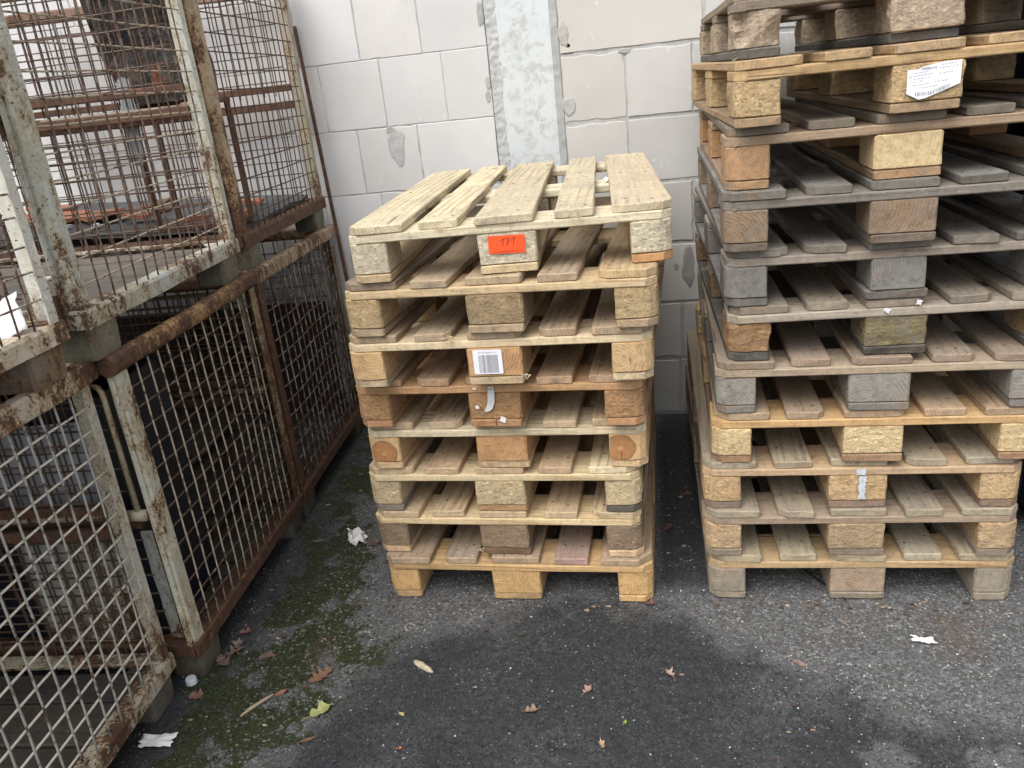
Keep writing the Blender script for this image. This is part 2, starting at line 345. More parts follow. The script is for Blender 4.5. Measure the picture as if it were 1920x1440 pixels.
def mat_ground():
    t = NT('worn_asphalt'); tc = t.n('TexCoord'); v_ = (tc, 3)
    at = lambda n: t.n('Attribute', attribute_name=n)
    wet, moss, dirt = at('wet'), at('moss'), at('dirt')
    vd = t.vmath('ADD', v_, t.vmath('SCALE', (t.noise(v_, 60, 2), 1), scale=0.006))
    c1 = t.voro(vd, 150); c2 = t.voro(vd, 320)
    s1 = t.n('SeparateColor'); t.l(c1, 1, s1, 0); s2 = t.n('SeparateColor'); t.l(c2, 1, s2, 0)
    n1 = t.noise(v_, 6, 7, 0.7); n2 = t.noise(v_, 45, 5, 0.7)
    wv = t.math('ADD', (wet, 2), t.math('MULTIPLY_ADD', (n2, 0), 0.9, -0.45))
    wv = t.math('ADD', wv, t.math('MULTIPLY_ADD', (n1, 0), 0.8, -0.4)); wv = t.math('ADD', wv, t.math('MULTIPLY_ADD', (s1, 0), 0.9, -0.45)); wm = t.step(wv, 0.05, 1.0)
    stone = t.ramp((s1, 0), [(0.0, 0.03), (0.45, 0.085), (0.8, 0.17), (0.93, 0.28), (1.0, 0.5)])
    sand = t.ramp((s2, 0), [(0.0, 0.04), (0.6, 0.085), (0.9, 0.17), (1.0, 0.36)])
    dry = t.mix(t.step((c1, 0), 0.55, 0.75), (stone, 0), (sand, 0))
    dry = t.mix(0.35, dry, t.mix((n1, 0), (0.062, 0.062, 0.06, 1), (0.125, 0.122, 0.115, 1)))
    wetc = t.mix(0.45, t.mix(1.0, dry, (0.30, 0.325, 0.35, 1), 'MULTIPLY'), (0.024, 0.027, 0.030, 1))
    sal = t.math('MULTIPLY', t.step((t.noise(v_, 28, 6, 0.75, 0.8), 0), 0.60, 0.68), t.step((n1, 0), 0.45, 0.62))
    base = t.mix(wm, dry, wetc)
    base = t.mix(t.math('MULTIPLY', t.math('SUBTRACT', (t.n('Attribute', attribute_name='salt'), 2), 0.0), t.math('MULTIPLY', sal, 0.8)), base, (0.27, 0.27, 0.265, 1))
    mv = t.math('ADD', (moss, 2), t.math('MULTIPLY_ADD', (n2, 0), 0.8, -0.4)); mv = t.math('ADD', mv, t.math('MULTIPLY_ADD', (n1, 0), 0.8, -0.4))
    mm = t.step(mv, 0.4, 0.72)
    mc = t.mix(t.step((t.noise(v_, 90, 5, 0.75), 0), 0.35, 0.7), (0.007, 0.009, 0.003, 1), (0.042, 0.056, 0.010, 1))
    hole = t.step((s1, 0), 0.80, 0.92)
    base = t.mix(t.math('MULTIPLY', mm, t.math('SUBTRACT', 0.96, t.math('MULTIPLY', hole, 0.75))), base, mc)
    dv = t.math('ADD', (dirt, 2), t.math('MULTIPLY_ADD', (n2, 0), 0.9, -0.45)); dm = t.step(dv, 0.45, 0.8)
    base = t.mix(t.math('MULTIPLY', dm, 0.38), base, (0.085, 0.055, 0.036, 1))
    rgh = t.math('MULTIPLY_ADD', wm, -0.38, 0.88); rgh = t.math('MAXIMUM', rgh, t.math('MULTIPLY', t.step(mv, 0.2, 0.5), 0.9))
    b = t.bump((c1, 0), -1.0, 0.009); b = t.bump((c2, 0), -0.6, 0.004, b); b = t.bump((n2, 0), 0.5, 0.008, b)
    t.b.inputs['Specular IOR Level'].default_value = 0.42
    return t.done(base, rgh, b)
def mat_island(name, stops, rough=0.85):
    t = NT(name); g = t.n('NewGeometry'); tc = t.n('TexCoord')
    c = t.ramp((g, 'Random Per Island'), stops)
    n = t.noise((tc, 3), 150, 3); base = t.mix(1.0, (c, 0), (t.ramp((n, 0), [(0.3, 0.75), (0.7, 1.15)]), 0), 'MULTIPLY')
    return t.done(base, rough)
def mat_mottled(name, c0, c1, scale=40, rough=0.8, bump=0.3):
    t = NT(name); v_, oi = t.coords(); n = t.noise(v_, scale, 6, 0.7, 0.3)
    base = t.mix((t.ramp((n, 0), [(0.3, 0.0), (0.7, 1.0)]), 0), (*c0, 1), (*c1, 1))
    return t.done(base, rough, t.bump((n, 0), bump, 0.003))
def mat_tinted(name, scale=40, lo=0.7, hi=1.15, rough=0.8):
    t = NT(name); v_, oi = t.coords(); n = t.noise(v_, scale, 6, 0.7, 0.3)
    base = t.mix(1.0, (oi, 'Color'), (t.ramp((n, 0), [(0.3, lo), (0.7, hi)]), 0), 'MULTIPLY')
    return t.done(base, rough, t.bump((n, 0), 0.3, 0.002))

SAWN, ENDX, ENDY, LOG, CHIP = mat_sawn(), mat_end('X'), mat_end('Y'), mat_log(), mat_chip()
STEEL, WIRE = mat_steel(), mat_wire()
TINT = mat_tinted('weathered_surface'); PAPER = mat_tinted('paper', 25, 0.9, 1.04, 0.75)
INK = plain('black_ink', (0.012, 0.011, 0.013), 0.6); INKGREY = plain('grey_print', (0.26, 0.26, 0.28), 0.7)

# ------------------------------------------------------------------ ground
GX = np.unique(np.concatenate([np.linspace(-40, -1.5, 12), np.arange(-1.5, 2.6, 0.0085), np.linspace(2.6, 40, 12)]))
GY = np.unique(np.concatenate([np.linspace(-40, -1.1, 12), np.arange(-1.1, 1.45, 0.0085), np.linspace(1.45, 40, 8)]))
def vnoise(x, y, cell, seed):
    """cheap numpy value noise"""
    g = np.random.default_rng(seed).random((256, 256))
    X, Y = x/cell, y/cell; xi, yi = np.floor(X).astype(int), np.floor(Y).astype(int); fx, fy = X-xi, Y-yi
    fx = fx*fx*(3-2*fx); fy = fy*fy*(3-2*fy); q = lambda a, b: g[a % 256, b % 256]
    return (q(xi, yi)*(1-fx)+q(xi+1, yi)*fx)*(1-fy)+(q(xi, yi+1)*(1-fx)+q(xi+1, yi+1)*fx)*fy
def fbm(x, y, cell, seed, o=4):
    return sum(vnoise(x, y, cell/2**i, seed+i)*0.5**i for i in range(o))/sum(0.5**i for i in range(o))
def sst(x, a, b):
    t = np.clip((x-a)/(b-a), 0, 1); return t*t*(3-2*t)
def masks(x, y):
    nz = fbm(x, y, 0.25, 3)-0.5; nf = fbm(x, y, 0.07, 9)-0.5
    # wet dark sheet in front of the short stack; its rear edge bends round to the left and right
    edge = np.interp(x, [-1, -0.35, -0.05, 0.05, 0.28, 0.6, 0.83, 0.95, 1.14, 1.22, 1.35, 1.6, 2.5], [-1.2, -0.9, -0.62, -0.30, -0.11, -0.03, 0.0, -0.11, -0.25, -0.34, -0.38, -0.40, -0.42])
    wet = sst(edge-y + nz*0.26 + nf*0.20, -0.12, 0.17)*(0.80+0.20*sst(fbm(x, y, 0.2, 88), 0.3, 0.5))*(1-0.75*sst(x, 0.9, 1.3)*sst(fbm(x, y, 0.11, 93, 4), 0.46, 0.60))
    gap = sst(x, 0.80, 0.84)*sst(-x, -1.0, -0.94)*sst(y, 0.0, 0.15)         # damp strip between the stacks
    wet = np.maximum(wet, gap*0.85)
    lm = np.interp(y, [-1.2, -0.7, -0.4, -0.1, 0.05, 0.4, 0.8, 1.4], [-0.33, -0.26, -0.19, -0.17, -0.20, -0.33, -0.38, -0.42])
    hw = np.interp(y, [-1.2, -0.7, -0.4, -0.1, 0.3, 0.8, 1.4], [0.19, 0.19, 0.20, 0.18, 0.10, 0.07, 0.05])
    dark_ground = 0.75*sst(-0.30-x - 0.25*np.abs(y+0.1)*0 + nz*0.2, -0.06, 0.12)  # ground darker and smoother towards and under the cages
    wet = np.maximum(wet, dark_ground)
    moss = sst(hw-np.abs(x-lm) + nz*0.42 + nf*0.26, -0.05, 0.09)*(0.40+0.60*sst(fbm(x, y, 0.09, 105, 4), 0.36, 0.50))
    dirt = np.maximum(np.exp(-((x+0.13)**2/0.004+(y+0.25)**2/0.006)), np.exp(-((x-1.57)**2/0.006+(y+0.10)**2/0.02)))
    dirt = np.maximum(dirt, 0.75*np.exp(-((x+0.10)**2/0.003+(y+0.05)**2/0.006)))
    dirt = np.maximum(dirt, 0.7*np.exp(-((x-0.72)**2/0.003+(y+0.07)**2/0.002)))
    dirt = np.maximum(dirt, 0.6*sst(np.abs(y-1.33), 0.1, 0.02))
    salt = sst(x, 0.75, 1.2)*sst(-y, -0.2, 0.1)
    return wet, moss, dirt, salt
def ground_z(x, y):
    return (fbm(x, y, 0.5, 21, 3)-0.5)*0.004 + (fbm(x, y, 0.03, 31, 2)-0.5)*0.0045 - 0.001
xx, yy = np.meshgrid(GX, GY); nx, ny = len(GX), len(GY)
zz = ground_z(xx, yy)
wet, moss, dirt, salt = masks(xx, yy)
zz = zz + moss*0.004*(fbm(xx, yy, 0.02, 77, 2))
gv = np.stack([xx, yy, zz], -1).reshape(-1, 3)
ii = np.arange(nx*ny).reshape(ny, nx)
gf = np.stack([ii[:-1, :-1], ii[:-1, 1:], ii[1:, 1:], ii[1:, :-1]], -1).reshape(-1, 4)
me = bpy.data.meshes.new('ground'); me.vertices.add(len(gv)); me.vertices.foreach_set('co', gv.ravel())
me.loops.add(gf.size); me.loops.foreach_set('vertex_index', gf.ravel().astype(np.int32))
me.polygons.add(len(gf)); me.polygons.foreach_set('loop_start', np.arange(0, gf.size, 4, dtype=np.int32))
me.polygons.foreach_set('use_smooth', np.ones(len(gf), dtype=bool))
me.update(calc_edges=True)
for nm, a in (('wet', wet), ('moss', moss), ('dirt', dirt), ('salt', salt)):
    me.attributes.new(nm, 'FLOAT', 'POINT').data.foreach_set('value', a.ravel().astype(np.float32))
me.materials.append(mat_ground())
g = obj('ground', me); g['kind'] = 'structure'
def gz(x, y): return float(ground_z(np.array([x]), np.array([y]))[0])

# ------------------------------------------------------------------ wall
WY = 1.36
wall = thing('block_wall', 'pale grey block wall with a concrete column behind the pallets and cages', 'wall', (0, WY, 0))
WB, MORT, COLM = mat_wallblock(), mat_mortar(), mat_column()
def wall_block(x0, x1, z0, z1, seed, big=0.0, hole=None, colr=None):
    """block with softly chipped front edges; front at y = small offset"""
    rr = random.Random(seed); y0 = rr.uniform(-0.0012, 0.0012); mb = MB(); b = 0.0022
    w_, h_ = x1-x0, z1-z0; n = 8
    def ring(off, dy):
        pts = []
        for (ax, az, bx, bz) in ((0, 0, 1, 0), (1, 0, 1, 1), (1, 1, 0, 1), (0, 1, 0, 0)):
            for i in range(n):
                t = i/n; px, pz = ax+(bx-ax)*t, az+(bz-az)*t
                j = abs(mnoise.noise((px*w_*22+seed, pz*h_*22, seed*1.7)))**2*big
                jx = (1-2*px)*0 + (off+j)*(1 if px == 0 else -1 if px == 1 else 0); jz = (off+j)*(1 if pz == 0 else -1 if pz == 1 else 0)
                pts.append((px*w_+jx, dy, pz*h_+jz))
        return pts
    k = 4*n
    v_ = ring(0, 0.10) + ring(0, y0+b) + ring(b, y0)
    f_ = [(l*k+i, l*k+(i+1) % k, (l+1)*k+(i+1) % k, (l+1)*k+i) for l in range(2) for i in range(k)]
    if hole is None:
        c = len(v_); v_.append((w_/2, y0, h_/2)); f_ += [(2*k+i, 2*k+(i+1) % k, c) for i in range(k)]
    else:
        hx, hz, hr = hole; base = len(v_); fr = v_[2*k:3*k]
        for dy in (y0, 0.095):
            for p in fr:
                d = Vector((p[0]-hx, 0, p[2]-hz)).normalized(); v_.append((hx+d.x*hr, dy, hz+d.z*hr))
        f_ += [(2*k+i, 2*k+(i+1) % k, base+(i+1) % k, base+i) for i in range(k)]
        f_ += [(base+i, base+(i+1) % k, base+k+(i+1) % k, base+k+i) for i in range(k)] + [tuple(base+k+i for i in range(k))]
    mb.add(v_, f_)
    t = colr or (0.655, 0.645, 0.628); s_ = rr.uniform(0.92, 1.06)
    wm = rr.uniform(-0.012, 0.012)
    return mb.build('block', [WB], wall, (x0, 0, z0), color=(min(.8, t[0]*s_+wm), min(.8, t[1]*s_), min(.8, t[2]*s_-wm), 1))
J = 0.0014                                   # thin joint, left part
sid = 100
zL = [-0.02, 0.283, 0.5435, 0.804, 1.0605, 1.3225, 1.585, 1.847, 2.11, 2.372, 2.634]
offs = [0.017, -0.057, 0.017, -0.057, -0.12, 0.017, -0.057, 0.017, -0.057, 0.017]
for r in range(len(zL)-1):
    x = 0.2075; edges = [x]; e = offs[r] if offs[r] < 0.15 else 0.0
    while e > -3.4: edges.append(e); e -= 0.2605
    for a, b_ in zip(edges[1:], edges[:-1]):
        wall_block(a+J/2+(R.random() < .2)*0.0012, b_-J/2, zL[r]+J/2, zL[r+1]-J/2, sid, 0.012); sid += 1
jr = 0.0115                                  # thick mortar joints, right part
zR = [0.005, 0.262, 0.513, 0.764, 1.0145, 1.265, 1.520, 1.772, 2.025, 2.28, 2.63]
firstR = [0.43, 0.443, 0.25, 0.5, 0.25, 0.5, 0.25, 0.55, 0.25, 0.5]
for r in range(len(zR)-1):
    x = 0.4885
    wd = firstR[r]
    while x < 3.9:
        if x + wd > 0.6 or True:
            jx = jr if r not in (4, 5) else 0.004
            hole = (0.0335, 0.0255, 0.0088) if (r == 6 and x < 0.5) else None
            wd2 = 0.55 if (r == 6 and x < 0.5) else (0.25 if (r == 5 and x < 0.8) else wd)
            wall_block(x, x+wd2-jx, zR[r]+jr/2, zR[r+1]-jr/2, sid, 0.02, hole, (0.545, 0.53, 0.50)); sid += 1
            x += wd2
        wd = 0.5 if r % 2 else 0.5
def lumpy_sheet(name, x0, x1, z0, z1, y, amp, mat, colr, step=0.012, freq=30, seedv=0, edge=0.0):
    nx_, nz_ = max(2, int((x1-x0)/step)), max(2, int((z1-z0)/step)); v_ = []
    for j in range(nz_+1):
        for i in range(nx_+1):
            px, pz = x0+(x1-x0)*i/nx_, z0+(z1-z0)*j/nz_
            if edge:
                e = edge*mnoise.noise((seedv, pz*14, 2.2))+edge*.6*mnoise.noise((seedv, pz*45, 5.2))
                if i == nx_: px += e
            v_.append((px, y-abs(mnoise.noise((px*freq+seedv, pz*freq, 0.7)))*amp-abs(mnoise.noise((px*freq*3, pz*freq*3, seedv)))*amp*.4, pz))
    f_ = [(j*(nx_+1)+i, j*(nx_+1)+i+1, (j+1)*(nx_+1)+i+1, (j+1)*(nx_+1)+i) for j in range(nz_) for i in range(nx_) if math.hypot(x0+(x1-x0)*(i+.5)/nx_-.522, z0+(z1-z0)*(j+.5)/nz_-1.554) > .026]
    return obj(name, mesh_from(name, v_, f_, [mat], smooth=True), wall, color=colr)
mb = MB(); mb.box(-3.6, 0.206, 0.0028, 0.09, -0.05, 2.634); mb.build('joint_bed', [MORT], wall, color=(0.46, 0.455, 0.44, 1))
lumpy_sheet('mortar_bed', 0.46, 4.0, -0.03, 2.63, 0.0046, 0.0026, MORT, (0.47, 0.47, 0.455, 1), 0.02, 22, 4)
mb = MB(); mb.box(0.248, 0.4615, 0.0, 0.14, -0.05, 2.634); mb.build('concrete_column', [COLM], wall, loc=(0, 0, 0))
lumpy_sheet('mortar_strip', 0.2095, 0.252, -0.05, 2.63, 0.001, 0.007, MORT, (0.50, 0.51, 0.50, 1), 0.006, 45, 9, 0.012)
lumpy_sheet('mortar_strip', 0.459, 0.4875, -0.05, 2.63, -0.001, 0.003, MORT, (0.41, 0.415, 0.405, 1), 0.008, 30, 17)
# mortar smears on the blocks
def smear(cx, cz, w_, h_, colr, seedv, y=-0.0022):
    n = 28; mb = MB(); ring = []
    for i in range(n):
        a = 2*math.pi*i/n; k = 1+0.35*mnoise.noise((math.cos(a)*1.6+seedv, math.sin(a)*1.6, seedv))+0.15*mnoise.noise((math.cos(a)*5, math.sin(a)*5+seedv, 1))
        ring.append((cx+math.cos(a)*w_/2*k, cz+math.sin(a)*h_/2*k))
    v_ = [(cx, y-.0006, cz)]+[(a*.85+cx*.15, y-.0005, b*.85+cz*.15) for a, b in ring]+[(a, y+.0012, b) for a, b in ring]
    f_ = [(0, 1+i, 1+(i+1) % n) for i in range(n)]+[(1+i, 1+n+i, 1+n+(i+1) % n, 1+(i+1) % n) for i in range(n)]
    mb.add(v_, f_); mb.build('mortar_smear', [MORT], wall, color=(*colr, 1))
smear(-0.217, 1.245, 0.075, 0.15, (0.52, 0.515, 0.50), 3)
smear(-0.236, 1.31, 0.035, 0.03, (0.46, 0.45, 0.42), 8)
smear(0.193, 1.70, 0.028, 0.09, (0.40, 0.40, 0.375), 12)
smear(0.196, 1.45, 0.022, 0.06, (0.45, 0.445, 0.42), 14)
smear(0.192, 1.40, 0.02, 0.05, (0.43, 0.43, 0.41), 15)
smear(0.508, 1.60, 0.04, 0.09, (0.46, 0.455, 0.42), 16)
smear(0.51, 1.335, 0.05, 0.07, (0.47, 0.46, 0.44), 18)
smear(0.955, 0.66, 0.05, 0.17, (0.33, 0.325, 0.31), 21)
smear(0.905, 0.665, 0.02, 0.03, (0.35, 0.345, 0.33), 22)
smear(0.735, 1.512, 0.05, 0.022, (0.40, 0.395, 0.37), 23)
smear(-0.51, 1.86, 0.04, 0.05, (0.40, 0.40, 0.375), 25)
smear(-0.33, 1.87, 0.05, 0.05, (0.40, 0.40, 0.375), 27)

# ------------------------------------------------------------------ pallets
def board_mesh(L, W, T, seed, clip=(0, 0, 0, 0), rough=0.0016, bow=0.002, tear=0.0):
    """plank along local x from 0..L, y 0..W, z 0..T; clip = corner cuts (x0y0, x0y1, x1y0, x1y1)"""
    rr = random.Random(seed); b = 0.0028; c = max(0.012, max(clip) if max(clip) else 0.03)
    c = min(c, W*0.4)
    ys = [b, c, W-c, W-b]
    cs = [(y, 0) for y in ys]+[(W, b), (W, T-b)]+[(y, T) for y in reversed(ys)]+[(0, T-b), (0, b)]
    n = len(cs); xs = [0, 0.004]+[L*i/9 for i in range(1, 9)]+[L-0.004, L]
    ph, ph2 = rr.uniform(0, 100), rr.uniform(0, 100); bw = rr.uniform(-bow, bow); tw = rr.uniform(-0.002, 0.002)
    v_ = []
    for si, x in enumerate(xs):
        end = si in (0, len(xs)-1)
        for (y, z) in cs:
            px = x
            lo = 0.0; hi = L
            if y < c: lo += clip[0]*(1-y/c); hi -= clip[2]*(1-y/c)
            if y > W-c: lo += clip[1]*(1-(W-y)/c); hi -= clip[3]*(1-(W-y)/c)
            jit = mnoise.noise((y*40+ph, z*90, ph2+x))*rough*1.6+mnoise.noise((y*9+ph2, z*20, ph+x))*(rough*1.2+tear)
            if si <= 1: px = lo+(0.0 if end else 0.004)+jit
            elif si >= len(xs)-2: px = hi-(0.0 if end else 0.004)+jit
            py = y+mnoise.noise((px*5+ph, 3.3 if y > W/2 else 8.8, ph2))*0.0022
            pz = z+mnoise.noise((px*4, y*14, ph))*rough*0.5+4*bw*(px/L-0.5)**2*0+tw*(py/W-0.5)*(px/L-0.5)
            if end: py = W/2+(py-W/2)*(1-0.003/W*2); pz = T/2+(pz-T/2)*(1-0.002/T*2)
            v_.append((px, py, pz))
    m = len(xs)
    f_ = [(i*n+j, i*n+(j+1) % n, (i+1)*n+(j+1) % n, (i+1)*n+j) for i in range(m-1) for j in range(n)]
    f_ = [tuple(reversed(q)) for q in f_]
    mi = [1]*n+[0]*(n*(m-3))+[1]*n
    caps = [(0, 1, 8, 9), (1, 2, 7, 8), (2, 3, 6, 7), (3, 4, 5, 6), (9, 10, 11, 0)]
    f_ += caps + [tuple((m-1)*n+j for j in reversed(q)) for q in caps]; mi += [1]*10
    # outward normals: profile runs counter-clockwise seen from +x
    f_ = [tuple(reversed(q)) for q in f_]
    return mesh_from('board', v_, f_, [SAWN, ENDX], mi)
def block_mesh(W, D, H, seed, rough, mats, clip=(0, 0), dent=0.0):
    """block 0..W, 0..D, 0..H; clip = front left/right corner cut; mats (side, end) end = faces across y"""
    n = 9; rr = random.Random(seed); ph = rr.uniform(0, 99)
    bm = bmesh.new()
    cache = {}; t = [0, 0.035]+[i/6 for i in range(1, 6)]+[0.965, 1]; n = len(t)-1
    def vert(i, j, k):
        key = (i, j, k)
        if key in cache: return cache[key]
        x, y, z = t[i]*W, t[j]*D, t[k]*H
        p = Vector((x, y, z)); ext = sum((i in (0, n), j in (0, n), k in (0, n)))
        if ext >= 2:                                   # soften edges
            s_ = 0.0022*(1+mnoise.noise((x*40+ph, y*40, z*40)))
            for a, (idx, lim) in enumerate(((i, W), (j, D), (k, H))):
                if idx == 0: p[a] += s_
                elif idx == n: p[a] -= s_
        if clip[0] and x < 0.04: p.y += max(0, clip[0]*(1-x/0.022)) if y < D/2 else 0
        if clip[1] and x > W-0.04: p.y += max(0, clip[1]*(1-(W-x)/0.022)) if y < D/2 else 0
        nv = mnoise.noise_vector((x*34+ph, y*34, z*34))*rough+mnoise.noise_vector((x*12+ph, y*12, z*12))*rough*1.1
        nv.z *= 0.15
        if k == 0: nv.z = abs(nv.z)
        if k == n: nv.z = -abs(nv.z)
        p += nv
        if dent:
            h = mnoise.noise((x*18+ph*3, 1.3, z*26))
            if y < D*0.3 and h > 0.1: p.y += dent*(h-0.1)*2
        cache[key] = bm.verts.new(p); return cache[key]
    for a in range(n):
        for b in range(n):
            for q, mi in (([(a, 0, b), (a+1, 0, b), (a+1, 0, b+1), (a, 0, b+1)], 1), ([(a, n, b), (a, n, b+1), (a+1, n, b+1), (a+1, n, b)], 1),
                          ([(0, a, b), (0, a, b+1), (0, a+1, b+1), (0, a+1, b)], 0), ([(n, a, b), (n, a+1, b), (n, a+1, b+1), (n, a, b+1)], 0),
                          ([(a, b, 0), (a, b+1, 0), (a+1, b+1, 0), (a+1, b, 0)], 0), ([(a, b, n), (a+1, b, n), (a+1, b+1, n), (a, b+1, n)], 0)):
                f = bm.faces.new([vert(*c) for c in q]); f.material_index = mi
    me = bpy.data.meshes.new('block'); bm.to_mesh(me); bm.free()
    for m in mats: me.materials.append(m)
    return me
DECK_X = [(0, .145), (.1855, .2855), (.3275, .4725), (.5145, .6145), (.655, .8)]
BX = [(0, .1), (.3275, .4725), (.7, .8)]
BYS = [(0, .145), (.5275, .6725), (1.055, 1.2)]
seedc = [1000]
def ns(): seedc[0] += 1; return seedc[0]
def vary(rgb, rr, a=0.06):
    k = 1+rr.uniform(-a, a); h = rr.uniform(-a, a)*0.35
    return (max(0, rgb[0]*(k+h)), rgb[1]*k, max(0, rgb[2]*(k-h)))
def make_pallet(label, group, x, y, yaw, z, P, seed):
    """P: dict of colours; kind of blocks; returns the pallet Empty and its front blocks"""
    rr = random.Random(seed)
    root = thing('wooden_pallet', label, 'pallet', (x, y, z+0.0015), yaw, group)
    w_ = P.get('w', 0.4); clip = P.get('clip', 0.022)
    def C(key, a=None, var=0.07):
        c = alb(P[key]) if isinstance(P[key][0], (int, float)) else alb(P[key][rr.randrange(len(P[key]))])
        return (*vary(c, rr, var), w_ if a is None else a)
    # deck boards run away from the camera: mesh x -> pallet y
    for i, (a, b) in enumerate(DECK_X):
        L = 1.2-rr.uniform(0, .006); W = b-a-rr.uniform(0, .006)
        # rotate +90deg: local (lx,ly) -> (-ly, lx); shift by b
        cl = [0, 0, 0, 0]
        if i == 0: cl = [0, clip, 0, clip]
        if i == 4: cl = [clip, 0, clip, 0]
        if rr.random() < .45: cl[rr.choice([0, 1])] += rr.uniform(.004, .020)
        ov = P.get('deck_over', {}).get(i, {})
        c = C('deck') if 'c' not in ov else (*alb(ov['c']), ov.get('w', w_))
        c = (c[0]*1.08, c[1]*1.11, c[2]*1.12, c[3]*.9)
        obj('deck_board', board_mesh(L, W, .0205, ns(), cl, P.get('r', .0017), tear=P.get('tear', 0)), root,
            (b+rr.uniform(-.004, .004)+ov.get('dx', 0), rr.uniform(-.004, .007)+ov.get('dy', 0), .1225), (0, 0, math.pi/2+rr.uniform(-.006, .006)+ov.get('rz', 0)), c)
    for i, (a, b) in enumerate(BYS):
        cl = (clip, 0, clip, 0) if i == 0 else (0, clip, 0, clip) if i == 2 else (0, 0, 0, 0)
        obj('cross_board', board_mesh(.8-rr.uniform(0, .003), b-a, .0215, ns(), cl, P.get('r', .0017), tear=P.get('tear', 0)), root,
            (rr.uniform(-.001, .002), a+rr.uniform(-.002, .002), .1003), (0, 0, rr.uniform(-.002, .002)), C('cross', w_*(0.45 if i == 0 else .9), .04))
    fronts = []
    for j, (ya, yb) in enumerate(BYS):
        for i, (xa, xb) in enumerate(BX):
            ov = P.get('block_over', {}).get(i, {}) if j == 0 else {}
            kind = ov.get('k', P['k']); W = xb-xa+ov.get('dw', 0)
            mats = [CHIP, CHIP] if kind == 'chip' else [SAWN, ENDY] if kind == 'solid' else [SAWN, LOG]
            c = (*vary(alb(ov.get('c', P['block'])), rr, .05), ov.get('w', P.get('bw', w_*.6)))
            cc = clip*.9
            bm_ = block_mesh(W, yb-ya, .0775, ns(), ov.get('r', P.get('br', .0012 if kind != 'chip' else .0022)), mats, (cc if (i == 0 and j == 0) else 0, cc if (i == 2 and j == 0) else 0), ov.get('dent', 0))
            o = obj('block', bm_, root, (xa+rr.uniform(-.002, .002)+ov.get('dx', 0), ya+rr.uniform(-.002, .003)+ov.get('dy', 0), .0225), (0, 0, ov.get('rz', 0)), c)
            if j == 0: fronts.append(o)
    for i, (a, b) in enumerate(BX):
        ov = P.get('skid_over', {}).get(i, {})
        cl = [0, 0, 0, 0]
        if i == 0: cl = [0, clip, 0, clip]
        if i == 2: cl = [clip, 0, clip, 0]
        c = C('skid') if 'c' not in ov else (*alb(ov['c']), ov.get('w', w_))
        obj('skid_board', board_mesh(1.2, b-a-.001, .0205, ns(), cl, P.get('r', .0017), tear=P.get('tear', 0)), root,
            (b+rr.uniform(-.001, .001)+ov.get('dx', 0), rr.uniform(-.002, .003)+ov.get('dy', 0), .0008), (0, 0, math.pi/2), c)
    nb = MB()
    for (a, b) in DECK_X:
        for (ya, yb) in BYS:
            for k in (.25, .75):
                x0, y0 = a+(b-a)*k+rr.uniform(-.008, .008), (ya+yb)/2+rr.uniform(-.03, .03); ra = rr.uniform(.0034, .0046)
                nb.add([(x0+ra*math.cos(q*math.pi/4), y0+ra*math.sin(q*math.pi/4), .1425) for q in range(8)]+[(x0+ra*.8*math.cos(q*math.pi/4), y0+ra*.8*math.sin(q*math.pi/4), .1437) for q in range(8)],
                       [(q, (q+1) % 8, 8+(q+1) % 8, 8+q) for q in range(8)]+[tuple(range(8, 16))])
    no = nb.build('nail_heads', [STEEL], root, color=(.09, .07, .055, .6)); no['kind'] = 'stuff'
    return root, fronts

